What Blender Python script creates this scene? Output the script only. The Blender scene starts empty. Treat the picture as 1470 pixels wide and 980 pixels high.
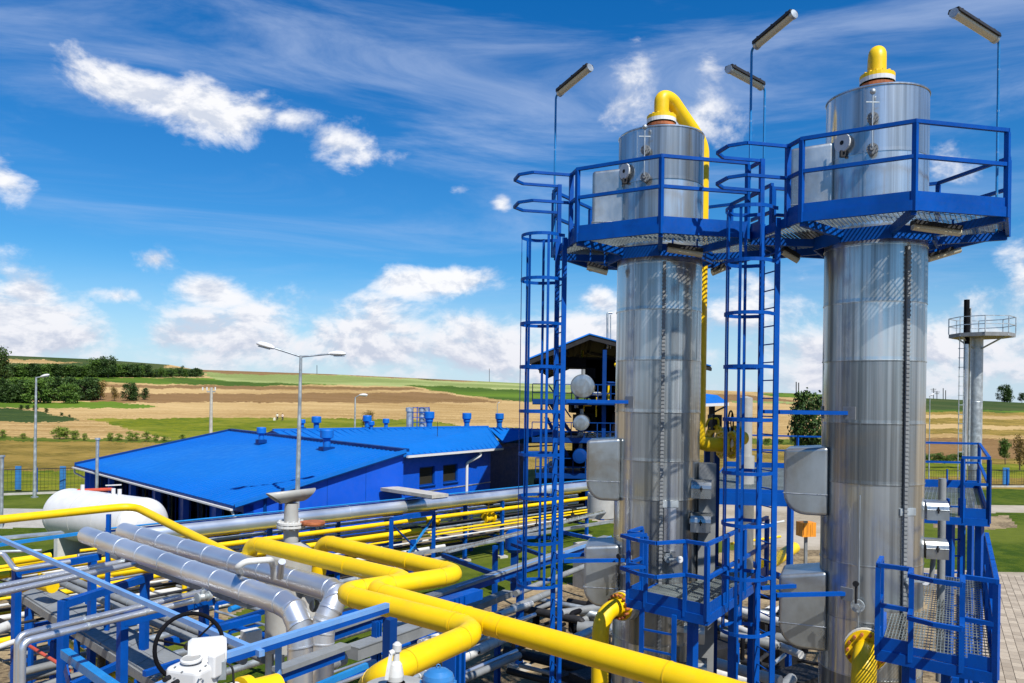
import bpy, math, random
import numpy as np
from mathutils import Vector as V, Matrix
random.seed(7); RNG = np.random.default_rng(7)
S = bpy.context.scene; COL = S.collection
pi = math.pi; R_ = math.radians
# ------------------------------------------------------------------ camera
F = 1143.0; CX = 735.0; CY = 572.0; EYE = 7.7; RO = 0.014
ca, sa = math.cos(RO), math.sin(RO)
cd = bpy.data.cameras.new('camera'); cam = bpy.data.objects.new('camera', cd); COL.objects.link(cam)
cd.sensor_width = 36; cd.lens = F/1470*36; cd.shift_y = (CY-490)/1470; cd.clip_start = .1; cd.clip_end = 9000
cam.matrix_world = Matrix(((ca, -sa, 0, 0), (0, 0, -1, 0), (sa, ca, 0, EYE), (0, 0, 0, 1)))
S.camera = cam
S.render.resolution_x = 1024; S.render.resolution_y = 683
S.view_settings.view_transform = 'Standard'; S.view_settings.look = 'None'; S.view_settings.exposure = 0.6; S.view_settings.gamma = 1
try: S.view_settings.use_curve_mapping = False
except Exception: pass
# ------------------------------------------------------------------ sun
SUN_AZ = math.atan2(.5, -.866); SUN_EL = R_(52)
sd = V((math.sin(SUN_AZ)*math.cos(SUN_EL), math.cos(SUN_AZ)*math.cos(SUN_EL), math.sin(SUN_EL)))
sl = bpy.data.lights.new('sun', 'SUN'); sl.energy = 5.0; sl.angle = R_(.55); sl.color = (1, .955, .88)
so = bpy.data.objects.new('sun', sl); COL.objects.link(so); so.rotation_euler = sd.to_track_quat('Z', 'Y').to_euler(); so.location = (20, -20, 40)

# pixel of the 1470x980 photograph -> direction / point
def ray(px, py):
    u = (px-CX)/F; v = (CY-py)/F
    return V((u*ca-v*sa, 1, u*sa+v*ca))
def P(px, py, Y): return V((0, 0, EYE))+ray(px, py)*Y
def Q(px, py, z):
    d = ray(px, py); return V((0, 0, EYE))+d*((z-EYE)/d.z)
# ------------------------------------------------------------------ node helper
class NT:
    def __init__(s, nt): s.t = nt; s.t.nodes.clear()
    def n(s, ty, **k):
        o = s.t.nodes.new(ty)
        for a, b in k.items():
            if a.startswith('i_'):
                a = a[2:]; a = int(a) if a.isdigit() else a
                s.set(o.inputs[a], b)
            else: setattr(o, a, b)
        return o
    def set(s, inp, b):
        if isinstance(b, bpy.types.NodeSocket): s.t.links.new(b, inp)
        elif isinstance(b, bpy.types.Node): s.t.links.new(b.outputs[0], inp)
        else: inp.default_value = b
    def m(s, op, a, b=0, c=None, clamp=False):
        o = s.t.nodes.new('ShaderNodeMath'); o.operation = op; o.use_clamp = clamp
        s.set(o.inputs[0], a); s.set(o.inputs[1], b)
        if c is not None: s.set(o.inputs[2], c)
        return o.outputs[0]
    def vm(s, op, a, b=None):
        o = s.t.nodes.new('ShaderNodeVectorMath'); o.operation = op; s.set(o.inputs[0], a)
        if b is not None: s.set(o.inputs[1], b)
        return o.outputs[0]
    def noise(s, vec, scale, detail=4, rough=.5, dist=0):
        o = s.n('ShaderNodeTexNoise'); s.set(o.inputs['Vector'], vec); o.inputs['Scale'].default_value = scale
        o.inputs['Detail'].default_value = detail; o.inputs['Roughness'].default_value = rough; o.inputs['Distortion'].default_value = dist
        return o.outputs[0]
    def mix(s, f, a, b, mode='MIX'):
        o = s.t.nodes.new('ShaderNodeMix'); o.data_type = 'RGBA'; o.blend_type = mode
        s.set(o.inputs['Factor'], f); s.set(o.inputs[6], a); s.set(o.inputs[7], b); return o.outputs[2]
    def rng(s, x, a, b, c=0., d=1., smooth=True):
        o = s.t.nodes.new('ShaderNodeMapRange'); o.interpolation_type = 'SMOOTHSTEP' if smooth else 'LINEAR'
        s.set(o.inputs[0], x)
        for i, q in enumerate((a, b, c, d)): o.inputs[i+1].default_value = q
        return o.outputs[0]
def c4(c): return (c[0], c[1], c[2], 1)
# ------------------------------------------------------------------ sky
W = bpy.data.worlds.new('World'); S.world = W; W.use_nodes = True
w = NT(W.node_tree)
sky = w.n('ShaderNodeTexSky'); sky.sky_type = 'NISHITA'; sky.sun_disc = False
sky.sun_elevation = SUN_EL; sky.sun_rotation = SUN_AZ; sky.air_density = 1.0; sky.dust_density = .35; sky.ozone_density = 2.5
tc = w.n('ShaderNodeTexCoord'); D = tc.outputs['Generated']
sx = w.n('ShaderNodeSeparateXYZ', i_0=D)
az = w.m('ARCTAN2', sx.outputs[0], sx.outputs[1]); el = w.m('ARCSINE', sx.outputs[2])
hs = w.n('ShaderNodeHueSaturation', i_Saturation=1.32, i_Value=1.0, i_Color=sky.outputs[0], i_Hue=.503)
grade = w.mix(1., hs.outputs[0], (.72, 1.06, 1.25, 1), 'MULTIPLY')
grade = w.mix(w.rng(el, .0, .62, 0, 1, False), grade, w.mix(1., grade, (.02, .96, 1.12, 1), 'MULTIPLY'))
dn = w.vm('MULTIPLY', D, (1, 1, 1.7))
fb = w.noise(dn, 8.5, 10, .62, .25)
fb2 = w.noise(w.vm('ADD', dn, tuple(sd*.018)), 8.5, 10, .62, .25)
fine = w.noise(dn, 24, 6, .6, .2)
def azel(px, py):
    d = ray(px, py).normalized(); return math.atan2(d.x, d.y), math.asin(d.z)
# the separate cumulus clouds of the photograph: centre, half width, half height in photo pixels, tilt, strength
BL = [(190, 126, 120, 50, .12, 1.75), (310, 158, 120, 56, .12, 1.8), (410, 168, 75, 44, .0, 1.5), (365, 160, 90, 46, .1, 1.7), (480, 205, 75, 42, .1, .95), (6, 255, 58, 50, .3, 1.8), (225, 372, 36, 30, 0, 1.3),
      (310, 420, 90, 32, .1, 1.7), (45, 418, 80, 38, .05, 1.7), (165, 424, 50, 20, .05, 1.3), (650, 405, 125, 30, -.05, 1.5), (890, 160, 60, 50, -.6, .62), (1010, 160, 46, 45, -.3, .55),
      (1015, 92, 30, 30, .2, .5), (720, 294, 24, 20, 0, 1.3), (660, 270, 22, 12, 0, .6), (860, 435, 36, 28, .3, .9), (1355, 225, 40, 36, .2, .8), (1465, 380, 30, 60, 0, .9), (1090, 460, 120, 66, 0, 1.05),
      (1400, 520, 110, 52, .1, 1.1), (560, 470, 150, 24, 0, .9)]
dens = None
for (x, y, a, b, t, s_) in BL:
    a0, e0 = azel(x, y); a1, e1 = azel(x+a, y); a2, e2 = azel(x, y-b)
    wa = abs(a1-a0); he = abs(e2-e0)
    dx = w.m('SUBTRACT', az, a0); dy = w.m('SUBTRACT', el, e0)
    dy = w.m('ADD', dy, w.m('MULTIPLY', dx, t)) if t else dy
    dx = w.m('DIVIDE', dx, wa); dy = w.m('DIVIDE', dy, he)
    q = w.m('SQRT', w.m('ADD', w.m('MULTIPLY', dx, dx), w.m('MULTIPLY', dy, dy)))
    q = w.m('MULTIPLY', w.m('SUBTRACT', .92, q), s_*.8)
    dens = q if dens is None else w.m('SMOOTH_MAX', dens, q, .15)
dens = w.m('MAXIMUM', dens, -1.2)
# bank of cumulus low over the horizon, all round
bank = w.m('SUBTRACT', 1.0, w.m('ABSOLUTE', w.m('DIVIDE', w.m('SUBTRACT', el, .062), .062)))
bank = w.m('ADD', w.m('MULTIPLY', bank, .9), w.m('MULTIPLY', w.m('SUBTRACT', w.noise(dn, 5.2, 3), .5), 2.3))
dens = w.m('SMOOTH_MAX', dens, w.m('SUBTRACT', bank, .03), .1)
dens = w.m('ADD', dens, w.m('MULTIPLY', w.m('SUBTRACT', fb, .5), 3.6))
alpha = w.rng(dens, -.05, .85)
relief = w.m('MULTIPLY', w.m('SUBTRACT', fb, fb2), 5.5)
core = w.rng(dens, .5, 1.5, 0, 1)
lit = w.m('ADD', w.m('ADD', .86, relief), w.m('MULTIPLY', w.m('SUBTRACT', fine, .5), .35))
lit = w.m('SUBTRACT', lit, w.m('MULTIPLY', core, .12))
lit = w.m('MINIMUM', w.m('MAXIMUM', lit, .5), 1.0)
lowgrey = w.rng(el, .0, .16, .84, 1.)
cc = w.mix(lit, (3.6, 4.6, 6.6, 1), (10.2, 10.2, 10.4, 1))
cc = w.mix(1., cc, w.n('ShaderNodeCombineXYZ', i_0=lowgrey, i_1=lowgrey, i_2=w.m('ADD', w.m('MULTIPLY', lowgrey, .7), .3)), 'MULTIPLY')
# thin high streaks
rot = w.n('ShaderNodeMapping', vector_type='POINT'); w.set(rot.inputs[0], D); rot.inputs['Rotation'].default_value = (0, R_(-38), 0); rot.inputs['Scale'].default_value = (1.3, 1.3, 7.5)
ci = w.noise(rot.outputs[0], 1.5, 8, .62, .9)
ci2 = w.noise(D, 1.6, 3, .5)
cir = w.m('MULTIPLY', w.rng(ci, .43, .82, 0, .55), w.rng(ci2, .34, .58, .2, 1))
cir = w.m('MULTIPLY', cir, w.rng(el, .06, .2, .3, 1))
base = w.mix(cir, grade, (5.9, 7.0, 9.2, 1))
hz = w.rng(el, -.02, .17, .8, 0)
base = w.mix(hz, base, (6.4, 7.7, 9.6, 1))
full = w.mix(w.m('MULTIPLY', alpha, w.rng(el, -.005, .02, .55, .96)), base, cc)
bg = w.n('ShaderNodeBackground', i_Color=full, i_Strength=.0655)
w.n('ShaderNodeOutputWorld', i_0=bg)

# ------------------------------------------------------------------ materials
MATS = {}
def mat(name, fn):
    if name in MATS: return MATS[name]
    m = bpy.data.materials.new(name); m.use_nodes = True; t = NT(m.node_tree)
    b = t.n('ShaderNodeBsdfPrincipled'); o = t.n('ShaderNodeOutputMaterial', i_0=b)
    fn(t, b, o); MATS[name] = m; return m
def obco(t, sc=(1, 1, 1)):
    c = t.n('ShaderNodeTexCoord').outputs['Object']
    return t.vm('MULTIPLY', c, sc) if sc != (1, 1, 1) else c
def bump(t, b, h, strength=.3, dist=.01):
    n = t.n('ShaderNodeBump', i_Strength=strength, i_Distance=dist); t.set(n.inputs['Height'], h); t.set(b.inputs['Normal'], n.outputs[0])
def paint(col, rough=.4, var=.18, dirt=(.25, .22, .17), damt=.25, scale=2.2, spec=.5):
    col = [x*.84 for x in col]; dirt = [x*.84 for x in dirt]
    def fn(t, b, o):
        co = obco(t); n = t.noise(co, scale, 6, .6); n2 = t.noise(co, scale*9, 4, .6); n3 = t.noise(obco(t, (6, 6, .7)), 1.7, 4, .6)
        c = t.mix(t.rng(n, .3, .7), c4([x*(1-var) for x in col]), c4([min(1, x*(1+var)) for x in col]))
        c = t.mix(t.m('MULTIPLY', t.rng(t.m('ADD', t.m('MULTIPLY', n2, .5), t.m('MULTIPLY', n3, .5)), .5, .72), damt), c, c4(dirt))
        t.set(b.inputs['Base Color'], c); t.set(b.inputs['Roughness'], t.rng(n2, .3, .7, rough*.8, min(1, rough*1.3)))
        b.inputs['Specular IOR Level'].default_value = spec
        bump(t, b, n2, .12, .004)
    return fn
def metal(col=(.72, .74, .76), r0=.2, r1=.42, streak=(5, 5, .22), dirtc=(.32, .3, .27), damt=.35, bst=.2, metallic=1.):
    def fn(t, b, o):
        n = t.noise(obco(t, streak), 1.4, 6, .62); n2 = t.noise(obco(t), 1.1, 5, .6, .4); n3 = t.noise(obco(t), 26, 3, .6)
        c = t.mix(t.rng(n, .3, .7), c4([x*.72 for x in col]), c4([min(1, x*1.12) for x in col]))
        c = t.mix(t.m('MULTIPLY', t.rng(n2, .45, .75), damt), c, c4(dirtc))
        t.set(b.inputs['Base Color'], c); b.inputs['Metallic'].default_value = metallic
        t.set(b.inputs['Roughness'], t.m('ADD', t.rng(n, .3, .7, r0, r1), t.m('MULTIPLY', t.m('SUBTRACT', n3, .5), .12)))
        if bst: bump(t, b, t.m('ADD', t.m('MULTIPLY', n, 1.), t.m('MULTIPLY', n2, .8)), bst, .02)
    return fn
mat('blue', paint((.0, .064, .33), .45, .14, (.0, .04, .16), .3, 2.2, .14))
mat('blue_light', paint((.01, .19, .5), .4, .12, (.15, .2, .3), .2, 2.2, .35))
mat('blue_sky', paint((.13, .30, .62), .4, .14, (.4, .4, .4), .25))
mat('yellow', paint((.80, .52, .0), .46, .07, (.45, .27, .04), .22, 1.1, .35))
mat('yellow_dull', paint((.66, .42, .0), .5, .1))
mat('alu', metal(bst=.04, metallic=.85, col=(.6,.62,.64)))
def towerm(t, b, o):
    oi = t.n('ShaderNodeObjectInfo').outputs['Random']; co = t.vm('ADD', obco(t, (1, 1, .05)), t.n('ShaderNodeCombineXYZ', i_2=t.m('MULTIPLY', oi, 3.)))
    n = t.noise(co, 1.5, 3, .5); n2 = t.noise(obco(t, (9, 9, .1)), 1.4, 4, .6); n3 = t.noise(obco(t), .9, 5, .6, .6); n4 = t.noise(obco(t), 55, 2, .5)
    v = t.m('ADD', t.m('MULTIPLY', n, .56), t.m('ADD', t.m('MULTIPLY', n2, .36), t.m('MULTIPLY', oi, .08)))
    c = t.mix(t.rng(v, .38, .62), (.19, .205, .21, 1), (.62, .65, .655, 1))
    c = t.mix(t.m('MULTIPLY', t.rng(n3, .52, .75), .35), c, (.34, .27, .19, 1))
    c = t.mix(t.rng(n2, .60, .70, 0, .5), c, (.2, .2, .2, 1))
    t.set(b.inputs['Base Color'], c); b.inputs['Metallic'].default_value = .85; t.set(b.inputs['Roughness'], t.rng(v, .3, .7, .58, .48))
    g = t.n('ShaderNodeBsdfPrincipled'); t.set(g.inputs['Base Color'], c); g.inputs['Metallic'].default_value = 1.; t.set(g.inputs['Roughness'], t.m('ADD', t.rng(v, .3, .7, .2, .11), t.m('MULTIPLY', n4, .04)))
    bn = t.n('ShaderNodeBump', i_Strength=.18, i_Distance=.03); t.set(bn.inputs['Height'], t.noise(obco(t, (1, 1, .5)), 1.7, 2, .4)); t.set(b.inputs['Normal'], bn.outputs[0]); t.set(g.inputs['Normal'], bn.outputs[0])
    mx = t.n('ShaderNodeMixShader', i_0=.58); t.set(mx.inputs[1], b.outputs[0]); t.set(mx.inputs[2], g.outputs[0]); t.set(o.inputs[0], mx.outputs[0])
mat('alu_tower', towerm)
mat('alu_box', metal((.42, .45, .46), .26, .4, (.9, .9, .5), (.26, .19, .1), .6, .03, .85))
def pipem(t, b, o):
    n = t.noise(obco(t), .7, 4, .5); t.set(b.inputs['Base Color'], t.mix(t.rng(n, .3, .7), (.50, .53, .58, 1), (.66, .69, .74, 1))); b.inputs['Metallic'].default_value = .8
    t.set(b.inputs['Roughness'], t.rng(n, .3, .7, .30, .42))
mat('alu_pipe', pipem)
mat('grate', metal((.26, .30, .30), .4, .55, (2, 2, 2), (.15, .16, .15), .4, 0, .6))
mat('galv', metal((.42, .46, .48), .38, .6, (2, 2, 2), (.35, .36, .36), .4, .04, .7))
mat('grey_paint', paint((.36, .36, .34), .5, .12, (.3, .16, .08), .3))
mat('white', paint((.64, .64, .64), .4, .05, (.5, .48, .42), .2))
mat('white_dirty', paint((.56, .56, .54), .5, .1, (.35, .25, .16), .35, 3))
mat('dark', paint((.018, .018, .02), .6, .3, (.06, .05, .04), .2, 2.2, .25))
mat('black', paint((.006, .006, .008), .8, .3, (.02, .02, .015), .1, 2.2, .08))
mat('rust', paint((.35, .1, .03), .8, .4, (.12, .05, .02), .5, 6))
mat('orange', paint((.75, .27, .01), .5, .08, (.4, .2, .05), .2))
mat('concrete', paint((.42, .40, .36), .85, .15, (.2, .19, .17), .4, 3))
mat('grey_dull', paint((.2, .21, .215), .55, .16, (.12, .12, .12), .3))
mat('cover', paint((.2, .215, .225), .6, .14, (.12, .11, .1), .4, 1.5))
def difff(t, b, o): b.inputs['Base Color'].default_value = (.46, .43, .32, 1); b.inputs['Roughness'].default_value = .25
mat('diffuser', difff)
mat('roof_blue', paint((.0, .13, .50), .5, .04, (.0, .1, .45), .15, .25, .3))
mat('wall_blue', paint((.0, .075, .52), .55, .05, (.0, .03, .3), .15, .4, .3))
mat('trim_blue', paint((.0, .035, .18), .5, .08, (.0, .02, .08), .2, .4, .15))
mat('red_pipe', paint((.5, .07, .03), .5, .15))
mat('dome_blue', paint((.03, .17, .42), .35, .1, (.2, .25, .3), .25))
def glassf(t, b, o):
    n = t.noise(obco(t), .6, 2)
    t.set(b.inputs['Base Color'], t.mix(n, (.008, .009, .008, 1), (.04, .038, .028, 1))); b.inputs['Roughness'].default_value = .08; b.inputs['Specular IOR Level'].default_value = .35
mat('glass', glassf)
def soil(c1, c2, sc=.6, st=(1, 1, 1), bd=.05, b_=.4, c3=None):
    c1 = [x*.86 for x in c1]; c2 = [x*.86 for x in c2]; c3 = [x*.86 for x in c3] if c3 else None
    def fn(t, b, o):
        co = obco(t, st); n = t.noise(co, sc, 8, .65); n2 = t.noise(obco(t), sc*14, 4, .7); n0 = t.noise(obco(t), sc*.08, 3, .5)
        c = t.mix(t.rng(n, .36, .64), c4(c1), c4(c2)); c = t.mix(t.rng(n2, .35, .7, 0, .75), c, c4([x*.5 for x in c1]))
        c = t.mix(t.rng(n0, .42, .62, 0, .5), c, c4(c3 if c3 else [x*1.25 for x in c2]))
        t.set(b.inputs['Base Color'], c); b.inputs['Roughness'].default_value = .95; b.inputs['Specular IOR Level'].default_value = .1
        bump(t, b, t.m('ADD', n, n2), b_, bd)
    return fn
MATERR = dict(
    gravel=soil((.11, .08, .05), (.38, .29, .17), 5, (1, 1, 1), .03, .6),
    yard=soil((.07, .062, .05), (.17, .15, .12), .5, (1, 1, 1), .02, .3),
    lawn=soil((.04, .08, .004), (.10, .14, .008), 1.2, (1, 1, 1), .06, .9, (.17, .19, .025)),
    meadow=soil((.12, .10, .012), (.46, .31, .07), 1.3, (.35, 1.6, 1), .15, .9, (.44, .29, .07)),
    stubble=soil((.36, .225, .075), (.56, .38, .165), .12, (.25, 2.6, 1), .25, .5, (.58, .41, .19)),
    soil=soil((.19, .105, .035), (.31, .185, .07), .1, (.3, 3, 1), .2, .5, (.24, .14, .06)),
    crop=soil((.045, .095, .008), (.09, .15, .014), .12, (.4, 2.5, 1), .2, .3, (.16, .26, .02)),
    palegreen=soil((.20, .26, .07), (.30, .34, .11), .08, (.3, 2, 1), .2, .2, (.46, .48, .2)),
    darkgreen=soil((.03, .06, .012), (.07, .10, .02), .1, (.4, 2, 1), .3, .5, (.09, .10, .03)),
    yellowgreen=soil((.07, .12, .004), (.26, .26, .01), .7, (.4, 1.6, 1), .12, .6, (.28, .25, .03)),
    path=soil((.32, .27, .20), (.42, .36, .27), 2, (1, 1, 1), .01, .2, (.5, .45, .38)),
    concretepath=soil((.40, .38, .34), (.48, .46, .42), 2, (1, 1, 1), .01, .2))
for k, f_ in MATERR.items(): mat('t_'+k, f_)
def leafm(c1, c2):
    def fn(t, b, o):
        oi = t.n('ShaderNodeNewGeometry'); r = oi.outputs['Random Per Island']; n = t.noise(obco(t), .9, 3)
        c = t.mix(t.m('ADD', t.m('MULTIPLY', r, .6), t.m('MULTIPLY', n, .4)), c4(c1), c4(c2)); t.set(b.inputs['Base Color'], c)
        b.inputs['Roughness'].default_value = .6; b.inputs['Specular IOR Level'].default_value = .25
    return fn
mat('leaf', leafm((.02, .06, .008), (.10, .17, .02))); mat('leaf_dark', leafm((.008, .03, .006), (.05, .09, .015))); mat('leaf_rust', leafm((.08, .06, .012), (.22, .14, .03)))
mat('leaf_light', leafm((.06, .12, .012), (.22, .28, .03)))
mat('bark', paint((.09, .06, .04), .9, .3, (.04, .03, .02), .4, 4))
def paverm(t, b, o):
    r = t.n('ShaderNodeNewGeometry').outputs['Random Per Island']; n = t.noise(obco(t), 9, 5, .6)
    c = t.mix(r, (.25, .20, .145, 1), (.38, .315, .235, 1)); c = t.mix(t.rng(n, .4, .7, 0, .35), c, (.2, .18, .15, 1)); t.set(b.inputs['Base Color'], c); b.inputs['Roughness'].default_value = .9; bump(t, b, n, .3, .01)
mat('paver', paverm)
mat('skin', paint((.5, .3, .2), .6)); mat('hair', paint((.03, .02, .015), .7)); mat('cloth_dark', paint((.02, .02, .03), .8))
mat('cloth_white', paint((.7, .66, .55), .8)); mat('cloth_pink', paint((.65, .5, .42), .8))

# ------------------------------------------------------------------ mesh builder
def frame(d):
    d = d.normalized(); a = V((0, 0, 1)) if abs(d.z) < .95 else V((1, 0, 0))
    x = d.cross(a).normalized(); return x, x.cross(d).normalized()
class MB:
    def __init__(s): s.v = []; s.f = []; s.sm = []
    def add(s, vs, fs, sm=False):
        o = len(s.v); s.v += [tuple(p) for p in vs]; s.f += [tuple(o+i for i in f) for f in fs]; s.sm += [sm]*len(fs); return s
    def bar(s, p, q, wd, h=None, up=None):
        p = V(p); q = V(q); h = h or wd; d = (q-p)
        if d.length < 1e-6: return s
        d.normalize()
        if up is None: x, y = frame(d)
        else: y = V(up); x = d.cross(y).normalized(); y = x.cross(d).normalized()
        a = x*wd/2; b = y*h/2
        vs = [p-a-b, p+a-b, p+a+b, p-a+b, q-a-b, q+a-b, q+a+b, q-a+b]
        return s.add(vs, [(0, 1, 2, 3), (7, 6, 5, 4), (0, 4, 5, 1), (1, 5, 6, 2), (2, 6, 7, 3), (3, 7, 4, 0)])
    def box(s, c, sx_, sy_, sz, rot=0):
        c = V(c); x = V((math.cos(rot), math.sin(rot), 0)); y = V((-x.y, x.x, 0))
        return s.bar(c-V((0, 0, sz/2)), c+V((0, 0, sz/2)), sx_, sy_, up=y) if True else s
    def tube(s, path, r, n=14, bend=None, caps=True, k=5, closed=False):
        pts = [V(p) for p in path]
        if bend and len(pts) > 2:
            o = [pts[0]]
            for i in range(1, len(pts)-1):
                a = (pts[i-1]-pts[i]); b = (pts[i+1]-pts[i]); bd = min(bend, a.length*(.94 if i == 1 else .48), b.length*(.94 if i == len(pts)-2 else .48))
                pa = pts[i]+a.normalized()*bd; pb = pts[i]+b.normalized()*bd
                for j in range(k+1):
                    t = j/k; o.append(pa*(1-t)**2+pts[i]*2*t*(1-t)+pb*t*t)
            o.append(pts[-1]); pts = o
        m = len(pts); dirs = []
        for i in range(m):
            if closed: d = pts[(i+1) % m]-pts[i-1]
            else: d = (pts[min(i+1, m-1)]-pts[i]).normalized()+(pts[i]-pts[max(i-1, 0)]).normalized()
            dirs.append(d.normalized() if d.length > 1e-9 else V((0, 0, 1)))
        x, y = frame(dirs[0]); vs = []; rs = r if isinstance(r, (list, tuple)) else [r]*m
        for i in range(m):
            if i:
                x = (x-dirs[i]*x.dot(dirs[i])).normalized(); y = dirs[i].cross(x).normalized()*-1 if False else x.cross(dirs[i]).normalized()
            if not closed and 0 < i < m-1:
                seg = (pts[i]-pts[i-1]).normalized(); c = max(.5, seg.dot(dirs[i])); rr = rs[i]/1.0
            else: rr = rs[i]
            for j in range(n):
                a = 2*pi*j/n; vs.append(pts[i]+x*(rr*math.cos(a))+y*(rr*math.sin(a)))
        fs = []
        for i in range(m if closed else m-1):
            for j in range(n):
                a = i*n+j; b = i*n+(j+1) % n; c = ((i+1) % m)*n+(j+1) % n; d = ((i+1) % m)*n+j; fs.append((a, b, c, d))
        s.add(vs, fs, True)
        if caps and not closed:
            s.add(vs[:n], [tuple(range(n))[::-1]]); s.add(vs[-n:], [tuple(range(n))])
        return s
    def lathe(s, prof, c, ax=(0, 0, 1), n=32, sm=True, caps=True):
        ax = V(ax).normalized(); x, y = frame(ax); c = V(c); vs = []
        for (r, h) in prof:
            for j in range(n):
                a = 2*pi*j/n; vs.append(c+ax*h+x*(r*math.cos(a))+y*(r*math.sin(a)))
        for i in range(len(prof)-1):
            fs = [(i*n+j, i*n+(j+1) % n, (i+1)*n+(j+1) % n, (i+1)*n+j) for j in range(n)]
            s.add([vs[k_] for k_ in range(i*n, (i+2)*n)], [tuple(q-i*n for q in f) for f in fs], sm)
        if caps:
            s.add(vs[:n], [tuple(range(n))]); s.add(vs[-n:], [tuple(range(n))])
        return s
    def prism(s, poly, z0, z1):
        n = len(poly); vs = [(p[0], p[1], z0) for p in poly]+[(p[0], p[1], z1) for p in poly]
        return s.add(vs, [tuple(range(n))[::-1], tuple(range(n, 2*n))]+[(i, (i+1) % n, n+(i+1) % n, n+i) for i in range(n)])
    def slab(s, pts, th):
        pts = [V(p) for p in pts]; n = len(pts); nn = (pts[1]-pts[0]).cross(pts[-1]-pts[0]).normalized()*th
        return s.add(pts+[p-nn for p in pts], [tuple(range(n)), tuple(range(n, 2*n))[::-1]]+[(i, n+i, n+(i+1) % n, (i+1) % n) for i in range(n)])
    def ball(s, c, r, n=14, sc=(1, 1, 1)):
        c = V(c); vs = []; m = n//2
        for i in range(m+1):
            t = pi*i/m
            for j in range(n):
                a = 2*pi*j/n; vs.append(c+V((r*math.sin(t)*math.cos(a)*sc[0], r*math.sin(t)*math.sin(a)*sc[1], r*math.cos(t)*sc[2])))
        return s.add(vs, [(i*n+j, (i+1)*n+j, (i+1)*n+(j+1) % n, i*n+(j+1) % n) for i in range(m) for j in range(n)], True)
    def build(s, name, m, parent=None, label=None, cat=None, group=None, kind=None, wsp=True):
        me = bpy.data.meshes.new(name); me.from_pydata(s.v, [], s.f); me.polygons.foreach_set('use_smooth', s.sm)
        me.materials.append(MATS[m] if isinstance(m, str) else m); me.update()
        o = bpy.data.objects.new(name, me); COL.objects.link(o)
        if parent is not None:
            o.parent = parent
            if wsp: o.matrix_parent_inverse = PM[parent.name].inverted()
        PM[o.name] = Matrix.Identity(4) if parent is None or wsp else None
        tag(o, label, cat, group, kind); return o
PM = {}
def tag(o, label=None, cat=None, group=None, kind=None):
    for k, x in (('label', label), ('category', cat), ('group', group), ('kind', kind)):
        if x: o[k] = x
    return o
def thing(name, label, cat, loc=(0, 0, 0), group=None):
    o = bpy.data.objects.new(name, None); COL.objects.link(o); o.location = loc; o.empty_display_size = .2
    PM[o.name] = Matrix.Translation(V(loc)); return tag(o, label, cat, group)
def clip(poly, p, d):
    """interval of line p+t*d inside the convex polygon poly"""
    t0, t1 = -1e9, 1e9; n = len(poly)
    ar = sum(poly[i][0]*poly[(i+1) % n][1]-poly[(i+1) % n][0]*poly[i][1] for i in range(n)); sg = 1 if ar > 0 else -1
    for i in range(n):
        a = poly[i]; b = poly[(i+1) % n]; nx, ny = -(b[1]-a[1])*sg, (b[0]-a[0])*sg
        num = (p[0]-a[0])*nx+(p[1]-a[1])*ny; den = d[0]*nx+d[1]*ny
        if abs(den) < 1e-9:
            if num < 0: return None
        else:
            t = -num/den
            if den > 0: t0 = max(t0, t)
            else: t1 = min(t1, t)
    return (t0, t1) if t1 > t0 else None
def grating(poly, z, ang, pitch=.034, cpitch=.11, th=.005, dep=.03, holes=()):
    b = MB()
    for A, pt, t_, dp in ((ang, pitch, th, dep), (ang+pi/2, cpitch, .006, .012)):
        d = (math.cos(A), math.sin(A)); nn = (-d[1], d[0]); cs = [p[0]*nn[0]+p[1]*nn[1] for p in poly]
        k = math.ceil(min(cs)/pt)
        while k*pt < max(cs):
            p = (nn[0]*k*pt, nn[1]*k*pt); iv = clip(poly, p, d); segs = [iv] if iv else []
            for (hx, hy, hr) in holes:
                q = []
                for (a, c) in segs:
                    t = (hx-p[0])*d[0]+(hy-p[1])*d[1]; dd = (hx-p[0])*nn[0]+(hy-p[1])*nn[1]
                    if abs(dd) >= hr: q.append((a, c)); continue
                    h = math.sqrt(hr*hr-dd*dd)
                    if t-h > a: q.append((a, min(c, t-h)))
                    if t+h < c: q.append((max(a, t+h), c))
                segs = q
            for (a, c) in segs:
                if c-a > .02: b.bar((p[0]+d[0]*a, p[1]+d[1]*a, z-dp/2), (p[0]+d[0]*c, p[1]+d[1]*c, z-dp/2), t_, dp, up=(0, 0, 1))
            k += 1
    return b
# ------------------------------------------------------------------ terrain: one sheet, split along the field borders
def sstep(a, b, x):
    t = np.clip((x-a)/(b-a), 0, 1); return t*t*(3-2*t)
RIDGE_U = np.array([-3., -.9, -.643, -.52, -.43, -.398, -.232, -.074, .013, .32, .53, .643, .9, 3.])
RIDGE_E = np.array([.03, .046, .0456, .042, .0365, .031, .0277, .0225, .0195, .0125, .0075, .0038, .003, .003])
def tz(u, d):
    e = np.interp(u, RIDGE_U, RIDGE_E); zr = EYE+e*900; s = sstep(110, 900, d)
    s = .25*s+.75*np.clip((d-120)/780, 0, 1)**1.35
    roll = 1.2*np.sin(d*.011+u*7)*sstep(200, 400, d)*(1-sstep(600, 880, d))
    return np.where(d > 900, zr, zr*s)+roll
def G(px, py):
    d_ = ray(px, py); ds = np.geomspace(20, 3000, 3000); z = EYE+d_.z*ds; hit = np.nonzero(z <= tz(np.full_like(ds, d_.x), ds))[0]
    Y = ds[hit[0]] if len(hit) else 900; return V((d_.x*Y, Y, float(tz(np.array(d_.x), np.array(Y)))))
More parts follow.
